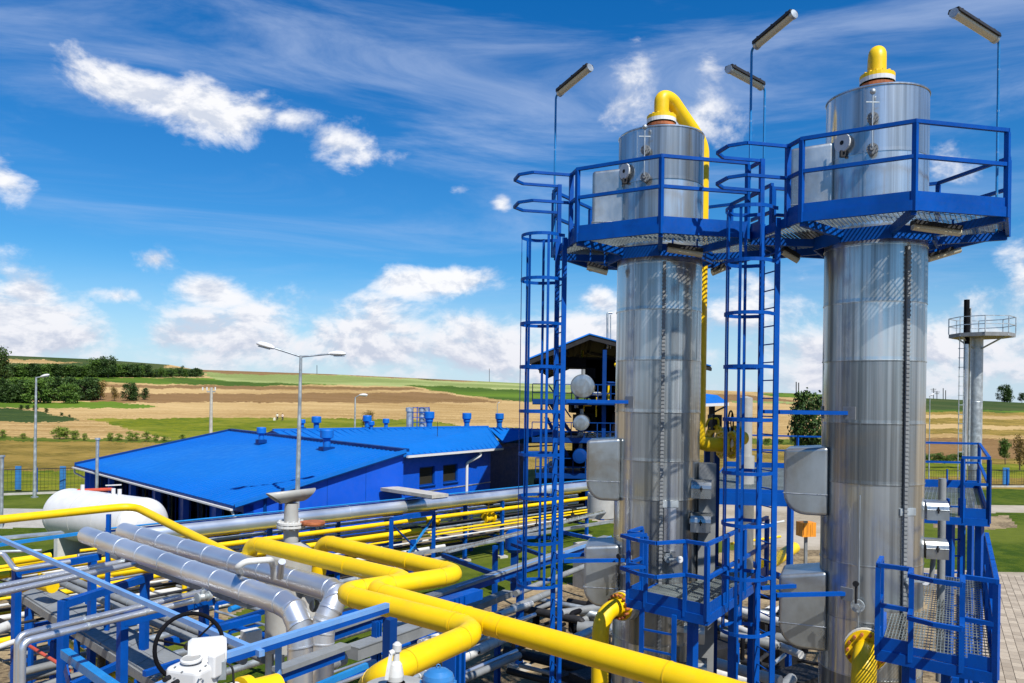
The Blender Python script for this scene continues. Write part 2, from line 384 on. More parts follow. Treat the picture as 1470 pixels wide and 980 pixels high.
# field outlines as they lie on the land (traced as seen in the photograph, cut into the sheet)
FLD = [('stubble', [(-400, 400), (1900, 400), (1900, 1600), (-400, 1600)]),
 ('soil', [(240, 515), (600, 525), (760, 545), (640, 547), (500, 538), (330, 537), (280, 533)]),
 ('darkgreen', [(-200, 505), (20, 505), (120, 508), (215, 514), (242, 523), (236, 527), (150, 524), (60, 516), (-200, 514)]),
 ('darkgreen', [(-200, 522), (120, 521), (290, 530), (294, 541), (-200, 541)]),
 ('palegreen', [(290, 534), (330, 536.5), (500, 538.5), (640, 547), (760, 548), (1010, 558), (1010, 563), (760, 562), (640, 556), (480, 552), (310, 548.5)]),
 ('darkgreen', [(555, 538.5), (590, 539.5), (636, 546), (600, 544)]),
 ('crop', [(-50, 540.5), (280, 542), (350, 548), (487, 552), (350, 554), (90, 547), (-50, 546)]),
 ('crop', [(582, 553.5), (650, 554), (760, 561), (1000, 569), (1000, 581), (750, 577), (640, 563)]),
 ('soil', [(150, 552), (330, 553.5), (580, 556), (612, 560), (330, 558.5), (150, 556)]),
 ('soil', [(130, 564), (330, 565), (600, 563), (640, 565), (722, 577), (600, 578), (350, 577), (130, 578)]),
 ('crop', [(-50, 577), (160, 577), (225, 582), (205, 586), (-50, 585)]),
 ('yellowgreen', [(126, 601), (370, 599), (590, 602), (660, 610), (760, 616), (760, 700), (300, 700), (255, 632)]),
 ('darkgreen', [(-50, 585), (40, 587), (118, 603), (60, 606), (-50, 604)]),
 ('lawn', [(-50, 625.5), (100, 629), (280, 631), (280, 636), (-50, 633)]),
 ('meadow', [(-80, 632), (260, 635), (400, 700), (400, 712), (-80, 712)]),
 ('yellowgreen', [(-80, 676), (220, 674), (220, 712), (-80, 712)]),
 # right of the towers
 ('meadow', [(760, 616), (1000, 628), (1180, 640), (1180, 760), (700, 760)]),
 ('soil', [(1000, 566), (1060, 566), (1170, 577), (1170, 582), (1000, 574)]),
 ('crop', [(1080, 563.5), (1330, 566), (1330, 571), (1120, 570)]),
 ('palegreen', [(1050, 575), (1170, 577), (1170, 579.5), (1050, 578)]),
 ('lawn', [(1050, 629), (1200, 632), (1200, 640), (1050, 637)]),
 ('darkgreen', [(1320, 566), (1600, 571), (1600, 590), (1320, 588)]),
 ('meadow', [(1320, 588), (1600, 593), (1600, 598), (1320, 595)]),
 ('crop', [(1320, 588), (1600, 590), (1600, 593), (1320, 591)]),
 ('meadow', [(1320, 600), (1600, 603), (1600, 614), (1320, 608)]),
 ('meadow', [(1320, 615), (1600, 618), (1600, 628), (1320, 622)]),
 ('soil', [(1320, 628), (1600, 632), (1600, 662), (1320, 655)]),
 ('meadow', [(1180, 650), (1320, 655), (1600, 662), (1600, 706), (1180, 706)]),
 ('yellowgreen', [(1320, 664), (1600, 668), (1600, 688), (1320, 684)]),
 ('lawn', [(1180, 702), (1600, 702), (1900, 1600), (900, 1600), (1100, 780), (1180, 740)]),
 ('path', [(1180, 722), (1600, 727), (1600, 738), (1180, 733)]),
 ('gravel', [(1340, 741), (1447, 740), (1461, 757), (1420, 760), (1340, 757)]),
 ('path', [(1170, 810), (1385, 818), (1600, 829), (2400, 1300), (2400, 5000), (1700, 5000), (1396, 900), (1380, 830), (1170, 825)]),
 ('gravel', [(1060, 770), (1180, 776), (1180, 825), (1380, 830), (1396, 900), (1412, 1000), (1500, 1600), (900, 1600)]),
 # the plant itself
 ('lawn', [(-200, 704), (300, 704), (600, 720), (900, 720), (1100, 770), (1000, 1600), (-200, 1600)]),
 ('concretepath', [(-200, 729), (90, 730), (240, 748), (240, 768), (60, 757), (-200, 762)]),
 ('path', [(840, 700), (1000, 700), (1100, 720), (1180, 722), (1180, 790), (1060, 780), (1000, 772), (840, 745)]),
 ('gravel', [(470, 770), (720, 745), (860, 726), (875, 742), (760, 758), (640, 800), (480, 838)]),
 ('gravel', [(-50, 870), (90, 838), (230, 808), (470, 780), (480, 820), (440, 850), (372, 862), (300, 902), (150, 960), (-50, 1100)]),
 ('gravel', [(-300, 930), (150, 900), (250, 1000), (620, 985), (640, 900), (740, 850), (860, 830), (1000, 800), (1100, 780), (1250, 830), (1420, 1000), (1500, 5000), (-1500, 5000)]),
]
us = np.concatenate([np.linspace(-3, -.72, 50, endpoint=False), np.arange(-.72, .72, .0034), np.linspace(.72, 3, 50)])
ds = np.concatenate([np.geomspace(2.2, 20, 90, endpoint=False), np.geomspace(20, 90, 170, endpoint=False), np.geomspace(90, 950, 360, endpoint=False), np.geomspace(950, 4500, 12)])
UU, DD = np.meshgrid(us, ds); ZZ = tz(UU, DD)
mic = .05*np.sin(UU*DD*1.7)*np.sin(DD*1.3)*sstep(60, 90, DD); ZZ = ZZ+mic
VX = np.stack([UU*DD, DD, ZZ], -1).reshape(-1, 3).astype(np.float32)
nu, nd = len(us), len(ds)
i0 = (np.arange(nd-1)[:, None]*nu+np.arange(nu-1)[None, :]).ravel()
FC = np.stack([i0, i0+1, i0+nu+1, i0+nu], 1)
um = ((us[:-1]+us[1:])/2)[None, :].repeat(nd-1, 0).ravel(); dm = ((ds[:-1]+ds[1:])/2)[:, None].repeat(nu-1, 1).ravel()
zm = tz(um, dm); s_ = (zm-EYE)/dm
uu_ = um*ca+s_*sa; vv_ = -um*sa+s_*ca
PX = CX+uu_*F; PY = CY-vv_*F
far_ = (PY < 700); PXw = PX+(3*np.sin(PY*.9)+1.5*np.sin(PY*2.3))*far_; PYw = PY+(.5*np.sin(PX*.13)+.4*np.sin(PX*.041+2)+RNG.normal(0, .45, PX.shape))*far_
def inpoly(px, py, poly):
    r = np.zeros(px.shape, bool); n = len(poly)
    for i in range(n):
        x0, y0 = poly[i]; x1, y1 = poly[(i+1) % n]
        if y0 == y1: continue
        c = ((y0 > py) != (y1 > py)) & (px < (x1-x0)*(py-y0)/(y1-y0)+x0); r ^= c
    return r
cls = np.zeros(len(PX), int); names = ['gravel', 'lawn', 'meadow', 'stubble', 'soil', 'crop', 'palegreen', 'darkgreen', 'yellowgreen', 'path', 'concretepath']
cls[:] = names.index('stubble')
for nm, poly in FLD: cls[inpoly(PXw, PYw, poly)] = names.index(nm)
TN = dict(gravel='gravel_ground', lawn='lawn', meadow='meadow', stubble='stubble_field', soil='ploughed_field', crop='green_field', palegreen='pale_green_field', darkgreen='dark_green_field', yellowgreen='yellow_green_field', path='paved_ground', concretepath='concrete_path')
for k, nm in enumerate(names):
    f_ = FC[cls == k]
    if not len(f_): continue
    uq, inv = np.unique(f_.ravel(), return_inverse=True); vv = VX[uq]
    me = bpy.data.meshes.new(TN[nm]); me.vertices.add(len(vv)); me.vertices.foreach_set('co', vv.ravel())
    me.loops.add(len(f_)*4); me.loops.foreach_set('vertex_index', inv.astype(np.int32)); me.polygons.add(len(f_))
    me.polygons.foreach_set('loop_start', (np.arange(len(f_))*4).astype(np.int32)); me.polygons.foreach_set('use_smooth', np.ones(len(f_), bool)); me.update(calc_edges=True); me.validate()
    me.materials.append(MATS['t_'+nm]); o = bpy.data.objects.new(TN[nm], me); COL.objects.link(o); o['kind'] = 'structure'
b = MB(); b.add([(-4500, 2.2, 0), (-4500, -3000, 0), (4500, -3000, 0), (4500, 2.2, 0)], [(0, 1, 2, 3)]); b.build('ground', 't_yard', kind='structure')
b = MB(); b.add([(-13500, 4500, 8), (-6.6, 2.2, 0), (-4500, 2.2, 0), (-13500, 2.2, 8)], [(0, 1, 2, 3)][::1]); b.add([(13500, 4500, 8), (6.6, 2.2, 0), (4500, 2.2, 0), (13500, 2.2, 8)], [(3, 2, 1, 0)]); b.build('ground', 't_stubble', kind='structure')
# brick pavement at the right
b = MB(); A0 = Q(1385, 820, 0); A1 = Q(1412, 1000, 0); dA_ = (A0-A1).normalized(); nA_ = V((dA_.y, -dA_.x, 0))
pl, pw = .40, .27
for i in range(-4, 64):
    for j in range(0, 34):
        p = A1+dA_*((i+(j % 2)*.5)*pl)+nA_*((j+.5)*pw+.05)
        d_ = p-V((0, 0, EYE)); sx_ = CX+F*(d_.x/d_.y*ca+d_.z/d_.y*sa); sy_ = CY-F*(-d_.x/d_.y*sa+d_.z/d_.y*ca)
        if sy_ < 822+(sx_-1385)*.055 or sx_ > 1640: continue
        e = random.uniform(-.003, .004); g = .008
        a = dA_*(pl/2-g); c = nA_*(pw/2-g); t = V((0, 0, .035+e)); q = V((0, 0, -.01))
        b.add([p-a-c+t, p+a-c+t, p+a+c+t, p-a+c+t, p-a-c+q, p+a-c+q, p+a+c+q, p-a+c+q], [(0, 3, 2, 1), (0, 1, 5, 4), (1, 2, 6, 5), (2, 3, 7, 6), (3, 0, 4, 7)])
b.build('paving_blocks', 'paver', kind='stuff', label='sandy brown paving blocks beside the lawn')
b = MB(); b.bar(A1-dA_*3-nA_*.06+V((0, 0, .05)), A0-nA_*.06+V((0, 0, .05)), .08, .14, up=(0, 0, 1)); b.build('kerb', 'concrete', kind='structure')
b = MB(); b.tube([A1-dA_*3-nA_*.2+V((0, 0, .1)), A0-nA_*.2+V((0, 0, .1))], .035, 8); b.build('green_hose', 'galv', label='thin green grey pipe lying along the edge of the block pavement', cat='pipe')

# ------------------------------------------------------------------ columns
RT = .76
def tower(cx, cy, seams, top, lab, seamz, stripang, lapang):
    T = thing('process_column', lab, 'column', (cx, cy, 0))
    zs = [0]+seams+[top]
    for i in range(len(zs)-1):
        z0, z1 = zs[i], zs[i+1]; r0 = RT+(i % 2)*.002; n = 64
        b = MB(); vs = []
        prof = [(r0+.001, z0-.012), (r0+.008, z0-.01), (r0+.008, z0+.003), (r0+.0015, z0+.005), (r0, z0+.05), (r0-.001, z1-.03), (r0, z1)]
        b.lathe(prof, (cx, cy, 0), n=n, caps=False)
        for q, la in enumerate(lapang):
            a = la+((i*1.9) % 1.1 if q else (i % 2)*.02)
            x, y = cx+(r0+.002)*math.cos(a), cy+(r0+.002)*math.sin(a); b.bar((x, y, z0+.016), (x, y, z1-.01), .028, .006, up=(math.cos(a), math.sin(a), 0))
        b.build('cladding_sheet', 'alu_tower', T)
    b = MB(); b.lathe([(RT+.004, top-.01), (RT+.012, top), (RT+.012, top+.02), (RT-.1, top+.06), (.2, top+.1), (.0, top+.1)], (cx, cy, 0), n=64, caps=False); b.build('top_cap', 'alu_tower', T)
    a = stripang; cr = RT+.03
    b = MB(); x, y = cx+cr*math.cos(a), cy+cr*math.sin(a); b.bar((x, y, 2), (x, y, 10.1), .05, .03, up=(math.cos(a), math.sin(a), 0))
    for k in range(120):
        z = 2.1+k*.066; b.bar((x+.02*math.cos(a), y+.02*math.sin(a), z), (x+.02*math.cos(a), y+.02*math.sin(a), z+.03), .062, .012, up=(math.cos(a), math.sin(a), 0))
    b.build('cable_channel', 'grey_dull', T)
    return T
def polar(c, a, r, z): return V((c[0]+r*math.cos(a), c[1]+r*math.sin(a), z))
def insbox(T, c, a, w, z0, z1, out=.58, name='insulation_box', slope=0.05):
    """rounded sheet box standing out of the shell in direction a"""
    r0 = RT-.12; r1 = RT+out; n = V((math.cos(a), math.sin(a), 0)); t = V((-n.y, n.x, 0)); h = z1-z0; pr = [(r0, z1), (r1, z1-slope), (r1, z0+h*.3)]
    for k in range(1, 7):
        q = k/6*pi/2; pr.append((r1-(r1-r0)*.5*(1-math.cos(q)), z0+h*.3-h*.3*math.sin(q)))
    pr.append((r0, z0)); b = MB(); m = len(pr); C = V((c[0], c[1], 0))
    b.add([C+n*r+t*(s*w/2)+V((0, 0, z)) for s in (-1, 1) for r, z in pr], [(i, m+i, m+i+1, i+1) for i in range(m-1)]+[tuple(range(m)), tuple(range(m, 2*m))[::-1], (m-1, 2*m-1, m, 0)])
    o = b.build(name, 'alu_box', T); md = o.modifiers.new('bevel', 'BEVEL'); md.width = .055; md.segments = 5; md.limit_method = 'ANGLE'; md.angle_limit = R_(35)
    b = MB()
    b.tube([C+n*(r1+.003)+t*(-w/2)+V((0, 0, z0+h*.31)), C+n*(r1+.003)+t*(w/2)+V((0, 0, z0+h*.31))], .006, 6)
    for s in (-1, 1):
        b.tube([C+n*r0+t*(s*(w/2+.003))+V((0, 0, z0+h*.31)), C+n*(r1+.003)+t*(s*(w/2+.003))+V((0, 0, z0+h*.31))], .006, 6)
    b.build('joint_bead', 'alu', o); return o
def vcover(T, p, a, name='valve_cover', s=1.):
    """clamshell sheet box with a rounded lid; p centre, a outward direction"""
    n = V((math.cos(a), math.sin(a), 0)); t = V((-n.y, n.x, 0)); w, d, h = .36*s, .40*s, .36*s; p = V(p)
    pr = [(-d/2, 0), (-d/2, -h/2), (d/2, -h/2), (d/2, 0)]+[(d/2*math.cos(k*pi/8), h*.45*math.sin(k*pi/8)) for k in range(1, 8)]
    b = MB(); m = len(pr)
    for sg in (-1, 1): b.add([p+t*x+n*(sg*w/2)+V((0, 0, z)) for x, z in pr], [tuple(range(m)) if sg > 0 else tuple(range(m))[::-1]])
    b.add([p+t*x+n*(sg*w/2)+V((0, 0, z)) for sg in (-1, 1) for x, z in pr], [(i, (i+1) % m, m+(i+1) % m, m+i) for i in range(m)])
    b.tube([p+t*(-d/2-.004)-n*(w/2), p+t*(-d/2-.004)+n*(w/2)], .006, 6)
    b.bar(p-n*(w/2+.2), p-n*(w/2), .09, .09)
    o = b.build(name, 'alu_box', T)
    l = MB(); l.bar(p-t*(d/2+.012)+V((0, 0, -.05)), p-t*(d/2+.012)+V((0, 0, .05)), .025, .012); l.box(p-t*(d/2+.01), .05, .02, .03); l.build('latch', 'dark', o)
    return o
def stub(T, c, a, z, ln=.16, r=.07, m='galv', fl=.1, name='instrument_flange', bolts=True):
    b = MB(); n = V((math.cos(a), math.sin(a), 0)); p = polar(c, a, RT-.02, z)
    b.lathe([(r, 0), (r, ln), (fl, ln), (fl, ln+.025), (fl, ln+.05), (r*.6, ln+.05), (r*.6, ln+.08), (0, ln+.08)], p, n, 16, sm=False, caps=False)
    if bolts:
        x, y = frame(n)
        for k in range(8):
            q = p+n*(ln-.01)+x*(fl*.8*math.cos(k*pi/4))+y*(fl*.8*math.sin(k*pi/4)); b.tube([q, q+n*.075], .007, 6)
    return b.build(name, m, T)
def gauge(T, c, a, z, r=.06):
    n = V((math.cos(a), math.sin(a), 0)); s = stub(T, c, a, z, .06, .05, 'galv', .08, 'gauge_flange')
    p = polar(c, a, RT+.16, z); up = V((0, 0, 1)); t = n.cross(up)
    b = MB(); b.bar(p-n*.08, p+n*.02, .03); b.bar(p, p+t*-.14+n*.05, .025); g = p+t*-.16+n*.05; dn_ = (n-up*-.2).normalized(); dn_ = (V((0, 0, EYE))-g).normalized()
    b.lathe([(.0, -.03), (r, -.03), (r, .02), (r*.9, .022)], g, dn_, 20, sm=False, caps=False); o = b.build('gauge', 'galv', T)
    d = MB(); d.lathe([(0, .0), (r*.9, .0)], g+dn_*.021, dn_, 20, sm=False, caps=False); d.build('dial', 'white', o)
    d = MB(); d.bar(g+dn_*.025-t*.02, g+dn_*.025+t*.03+up*.03, .008, .003); d.build('needle', 'dark', o)
def topnozzle(T, c, z):
    b = MB(); b.lathe([(.2, z+.05), (.2, z+.16), (.26, z+.16), (.26, z+.21), (.2, z+.21), (.2, z+.24)], (c[0], c[1], 0), n=28, sm=False, caps=False); b.build('nozzle', 'rust', T)
    b = MB(); b.lathe([(.265, z+.24), (.265, z+.31), (.0, z+.31)], (c[0], c[1], 0), n=28, sm=False, caps=False); b.build('gasket_ring', 'white', T)
CL = (2.65, 14.5); CR_ = (5.80, 12.8)
TR = tower(CR_[0], CR_[1], [.9, 1.75, 2.62, 3.5, 4.36, 5.22, 6.60-.13, 7.40, 8.42-.05, 9.27, 10.15, 11.55], 12.55, 'tall right hand aluminium clad column with straight yellow outlet bend on its top', None, R_(-100+22), (R_(-128), R_(-40)))
TL = tower(CL[0], CL[1], [.8, 1.68, 2.56, 3.45, 4.36, 5.24, 5.98, 6.65, 7.50, 8.42, 9.3, 10.12, 11.55], 12.45, 'aluminium clad column whose yellow outlet pipe loops down its side', None, R_(-94), (R_(-135), R_(-55)))
seed = 0
aL = R_(170)
insbox(TL, CL, aL, .95, 5.9, 7.02, .48); insbox(TL, CL, aL, .95, 4.0, 5.12, .5); insbox(TL, CL, R_(172), .8, 10.45, 11.85, .46, 'upper_insulation_box')
aR = R_(157)
insbox(TR, CR_, aR, .95, 5.9, 7.0, .55); insbox(TR, CR_, aR, .95, 3.75, 5.02, .6, slope=.12); insbox(TR, CR_, R_(160), .85, 10.45, 11.85, .54, 'upper_insulation_box')
for T, c in ((TL, CL), (TR, CR_)):
    s = -1 if T is TL else 0
    az_ = R_(-118) if T is TL else R_(-118)
    stub(T, c, az_, 12.02, .1, .05, 'grey_dull', .085); stub(T, c, az_, 11.55, .1, .05, 'grey_dull', .085)
    b = MB(); p = polar(c, az_, RT+.16, 12.02); b.tube([p, p+V((0, 0, .34))], .012, 8); b.bar(p+V((-.1, 0, .22)), p+V((.1, 0, .22)), .015); b.tube([p, p+V((0, 0, -.45))], .01, 8); b.ball(p+V((0, 0, .38)), .045); b.build('sight_pipe', 'galv', T)
    b = MB(); a2 = R_(-150); p = polar(c, a2, RT+.05, 11.75); n = V((math.cos(a2), math.sin(a2), 0)); b.lathe([(0, 0), (.14, 0), (.14, .03), (0, .03)], p, n, 24, sm=False, caps=False); b.bar(p-n*.1, p, .06); o = b.build('level_disc', 'white', T)
    b = MB(); b.lathe([(0, .035), (.035, .035)], p, n, 14, sm=False, caps=False); b.box(p+V((0, 0, -.17)), .09, .06, .1); b.build('disc_hub', 'dark', o)
topnozzle(TL, CL, 12.5); topnozzle(TR, CR_, 12.6)
def plate(T, c, a, z0, z1, w, raised=True):
    b = MB(); p0 = polar(c, a, RT+.004, z0); p1 = polar(c, a, RT+.004, z1); n = V((math.cos(a), math.sin(a), 0)); b.bar(p0, p1, w, .012, up=n)
    o = b.build('name_plate', 'alu', T); b = MB(); b.bar(p1+V((0, 0, .01)), p1+V((0, 0, .12)), w+.07, .02, up=n); b.build('plate_frame', 'galv', o)
plate(TR, CR_, R_(-73), 5.2, 6.0, .22); plate(TL, CL, R_(-82), 5.1, 5.85, .22)
gauge(TR, CR_, R_(-74), 5.05); gauge(TL, CL, R_(-85), 5.0)
for z in (4.62, 4.08): stub(TR, CR_, R_(-126), z, .08, .06, 'galv', .1)
for z in (4.75, 4.2): stub(TL, CL, R_(-140), z, .08, .06, 'galv', .1)
for T, c, a in ((TR, CR_, R_(-126)), (TL, CL, R_(-140))):
    b = MB(); p = polar(c, a, RT+.2, 4.68); b.tube([p, p+V((0, 0, .28))], .02, 8); b.tube([p+V((0, 0, .3)), p+V((0, 0, .3))+polar((0, 0), a, .04, 0)], .045, 14); b.build('vent_valve', 'dark', T)
    b = MB(); p = polar(c, a, RT+.03, 4.1); b.tube([p, p+V((0, 0, 2.2))], .008, 6); b.build('earth_wire', 'galv', T)
for T, c, pts, a in ((TR, CR_, [(1342, 730, 12.7), (1341, 785, 12.6)], R_(-12)), (TL, CL, [(1007, 700, 14.0), (1006, 748, 13.9), (997, 905, 13.6), (1000, 957, 13.5)], R_(-15))):
    for (x, y, Y) in pts: vcover(T, P(x, y, Y), a, s=.9 if T is TR else .95)
# standpipe carrying the covers
b = MB(); q = P(1352, 745, 12.95); b.tube([V((q.x, q.y, 3.2)), V((q.x, q.y, 6.5))], .06, 10); b.tube([P(1340, 800, 12.8), P(1336, 840, 12.8)], .04, 8); b.build('level_bridle', 'grey_dull', TR)
b = MB(); q = P(1012, 745, 14.2)
b.bar(V((q.x, q.y, 1.5)), V((q.x, q.y, 6.6)), .3, .3); b.build('level_bridle', 'grey_dull', TL)
# outlet bends and pipes of the column tops
def flange(b, c, ax, r0, r1, th=.05, bolts=12):
    c = V(c); ax = V(ax).normalized(); b.lathe([(r0, 0), (r1, 0), (r1, th), (r0, th)], c, ax, 28, sm=False, caps=False); x, y = frame(ax)
    for k in range(bolts):
        q = c+x*((r1*.82)*math.cos(2*pi*k/bolts))+y*((r1*.82)*math.sin(2*pi*k/bolts)); b.bar(q-ax*.03, q+ax*(th+.03), .035)
Z0 = 12.5+.31
T = thing('overhead_pipe', 'yellow overhead pipe looping off the column top and running down its side to a valve', 'pipe', (CL[0], CL[1], Z0))
b = MB(); c = V((CL[0], CL[1], 0)); dr = V((.86, .50, 0)).normalized(); R1 = RT+.24
b.tube([c+V((0, 0, Z0)), c+V((0, 0, Z0+.42)), c+dr*.22+V((0, 0, Z0+.42)), c+dr*R1+V((0, 0, Z0-.28)), c+dr*R1+V((0, 0, 6.9)), c+dr*R1+V((.45, .08, 6.88))], .135, 20, bend=.2, k=7); b.build('pipe', 'yellow', T)
b = MB(); flange(b, c+V((0, 0, Z0)), (0, 0, 1), .13, .265, .06, 14); b.build('flange', 'yellow', T)
b = MB(); e = c+dr*R1+V((.45, .08, 6.88)); ax = V((.98, .17, 0)).normalized(); flange(b, e, ax, .13, .26, .06, 12); flange(b, e+ax*.2, ax, .13, .26, .06, 12); b.build('flange', 'yellow', T)
T = thing('overhead_pipe', 'yellow overhead outlet bend standing up from the right hand column top', 'pipe', (CR_[0], CR_[1], Z0+.1))
b = MB(); c = V((CR_[0], CR_[1], 0)); dr = V((.36, .93, 0)).normalized(); Z1 = Z0+.1
b.tube([c+V((0, 0, Z1)), c+V((0, 0, Z1+.44)), c+dr*.26+V((0, 0, Z1+.44)), c+dr*R1+V((0, 0, Z1-.4)), c+dr*R1+V((0, 0, 5.5))], .135, 20, bend=.21, k=7); b.build('pipe', 'yellow', T)
b = MB(); flange(b, c+V((0, 0, Z1)), (0, 0, 1), .13, .265, .06, 14); b.build('flange', 'yellow', T)

# ------------------------------------------------------------------ platforms
DK = 10.42
def octa(c): return [polar(c, R_(-145+45*k), 1.95, 0) for k in range(8)]
def rails(T, segs, zb, toe=.25, h=1.2, mid=.72, posts=True, w=.055, mt='blue', postmat='blue'):
    """segs: list of polylines; toe boards, top rail, mid rail along each edge, posts at each corner"""
    for pl_ in segs:
        for i in range(len(pl_)-1):
            a, b_ = V((pl_[i][0], pl_[i][1], 0)), V((pl_[i+1][0], pl_[i+1][1], 0)); u = (b_-a).normalized()
            if toe: MB().bar(a+V((0, 0, zb+toe/2)), b_+V((0, 0, zb+toe/2)), .012, toe, up=(0, 0, 1)).build('toe_board', mt, T)
            for nm, zz in (('top_rail', h), ('mid_rail', mid)):
                MB().bar(a-u*.02+V((0, 0, zb+zz)), b_+u*.02+V((0, 0, zb+zz)), w, w*.95, up=(0, 0, 1)).build(nm, mt, T)
        if posts:
            for p in pl_: MB().bar((p[0], p[1], zb-.03), (p[0], p[1], zb+h-.03), w*1.15, w*1.15, up=(.57, -.82, 0)).build('post', postmat, T)
def topdeck(c, lab, skip, name='work_platform'):
    T = thing(name, lab, 'platform', (c[0], c[1], DK)); o = octa(c)
    grating([(p.x, p.y) for p in o], DK+.045, R_(57), .062, .1, .007, .028, [(c[0], c[1], RT+.07)]).build('grating', 'grate', T)
    b = MB()
    for k in range(8):
        a = o[k]; d_ = o[(k+1) % 8]; b.bar(a+V((0, 0, DK)), d_+V((0, 0, DK)), .05, .14, up=(0, 0, 1))
    b.build('edge_frame', 'blue', T)
    for k in range(8):   # brackets under the deck
        a = R_(-145+45*k); MB().bar(polar(c, a, RT+.02, DK-.13), polar(c, a, 1.93, DK-.07), .07, .12, up=(0, 0, 1)).build('bracket', 'blue', T)
    i_ = [polar(c, R_(-145+45*k), RT+.17, 0) for k in range(8)]; b = MB()
    for k in range(8): b.bar(i_[k]+V((0, 0, DK-.14)), i_[(k+1) % 8]+V((0, 0, DK-.14)), .03, .2, up=(0, 0, 1))
    b.build('ring_beam', 'blue', T)
    n = 8; ks = [k for k in range(8) if k not in skip]
    pl_ = []
    runs = []; cur = None
    for k in range(8):
        if k in skip: cur = None; continue
        if cur is None: cur = [o[k]]; runs.append(cur)
        cur.append(o[(k+1) % 8])
    rails(T, runs, DK-.05)
    return T, o
# edges: 0 = -145..-100, 1 = -100..-55, 2 = -55..-10, 3 = -10..35, 7 = 170..215 (ladder side)
PLT, oL = topdeck(CL, 'octagonal blue grating platform around the column with the looping yellow pipe', {2, 7})
PRT, oR = topdeck(CR_, 'octagonal blue grating platform around the tall right hand column', {6, 7})
# ladder gate and hoops on edge 7
def gate(T, o, c):
    a = o[7]; b_ = o[0]; u = (b_-a).normalized(); n = V((u.y, -u.x, 0)); n = n if (a-V((c[0], c[1], 0))).dot(n) > 0 else -n
    m = (a+b_)/2; q0 = m-u*.38; q1 = m+u*.38
    for (s, e) in ((a, q0), (q1, b_)):
        MB().bar(s+V((0, 0, DK+.08)), e+V((0, 0, DK+.08)), .012, .25, up=(0, 0, 1)).build('toe_board', 'blue', T)
        for z in (1.15, .67): MB().bar(s+V((0, 0, DK+z)), e+V((0, 0, DK+z)), .05, .05, up=(0, 0, 1)).build('mid_rail' if z < 1 else 'top_rail', 'blue', T)
    for q in (q0, q1): MB().bar(q+V((0, 0, DK-.08)), q+V((0, 0, DK+1.18)), .07, .07, up=n).build('gate_post', 'blue', T)
    for z in (1.15, .67):
        p = [q1, q1+n*.68, q1+n*.88-u*.2, q0+n*.88+u*.2, q0+n*.68, q0]; b = MB()
        for i in range(5): b.bar(p[i]+V((0, 0, DK+z)), p[i+1]+V((0, 0, DK+z)), .045, .045, up=(0, 0, 1))
        b.build('guard_hoop', 'blue', T)
    return m, u, n
mL, uL, nL = gate(PLT, oL, CL); mR, uR, nR = gate(PRT, oR, CR_)
# caged ladders
def cagedladder(m, u, n, ztop, zs, lab, zfoot=0.0, rr=.36):
    T = thing('caged_ladder', lab, 'ladder', (m.x, m.y, 0)); off = n*.06
    for s in (-1, 1): MB().bar(m+off+u*(s*.225)+V((0, 0, zfoot)), m+off+u*(s*.225)+V((0, 0, ztop)), .03, .085, up=u.cross(V((0, 0, 1)))).build('rail', 'blue', T)
    k = 0; z = zfoot+.2
    while z < ztop-.1:
        MB().tube([m+off-u*.225+V((0, 0, z)), m+off+u*.225+V((0, 0, z))], .011, 6, caps=False).build('rung', 'blue', T); z += .28
    ctr = m+off+n*(rr*.98); angs = [R_(-137)+R_(274)*i/22 for i in range(23)]
    for z in zs:
        b = MB(); vs = []
        path = [m+off-u*.225]+[ctr+n*(rr*math.cos(a))+u*(rr*math.sin(a)) for a in angs]+[m+off+u*.225]
        for i in range(len(path)-1): b.bar(path[i]+V((0, 0, z)), path[i+1]+V((0, 0, z)), .009, .055, up=(0, 0, 1))
        b.build('cage_hoop', 'blue', T)
    for a in (-120, -60, -20, 20, 60, 120) if False else (-110, -58, -8, 40, 95):
        a = R_(a); p = ctr+n*((rr-.008)*math.cos(a))+u*((rr-.008)*math.sin(a)); q = n*math.cos(a)+u*math.sin(a)
        MB().bar(p+V((0, 0, zs[-1]-.03)), p+V((0, 0, zs[0]+.03)), .045, .009, up=q).build('cage_bar', 'blue', T)
    return T
zsL = [P(770, y, 14.1).z for y in (341, 403, 466, 527, 590, 651, 712, 775, 836)]
zsR = [P(1080, y, 12.4).z for y in (303, 378, 452, 527, 602, 677, 750, 824, 902)]
LL = cagedladder(mL, uL, nL, DK+.1, zsL, 'blue caged ladder climbing to the platform of the column with the looping pipe')
LR = cagedladder(mR, uR, nR, DK+.1, zsR, 'blue caged ladder between the two columns')
def brace(T, p, q, w_=.06, name='wall_brace', m='blue'): return MB().bar(p, q, w_, w_, up=(0, 0, 1)).build(name, m, T)
for (T, m, n, u, c, zz) in ((LL, mL, nL, uL, CL, [7.67, 4.88, 2.2]), (LR, mR, nR, uR, CR_, [7.55, 4.75, 2.2])):
    for z in zz:
        for s in (-1, 1):
            e = V((c[0], c[1], 0))-(V((c[0], c[1], 0))-m).normalized()*(RT*.8)+u*(s*.32); brace(T, m+u*(s*.225)+V((0, 0, z)), V((e.x, e.y, z))); cc = V((c[0], c[1], 0)); rr_ = V((e.x-cc.x, e.y-cc.y, 0)).normalized(); MB().bar(cc+rr_*(RT+.004)+V((0, 0, z-.1)), cc+rr_*(RT+.004)+V((0, 0, z+.1)), .2, .016, up=rr_).build('mounting_plate', 'grey_dull', T)
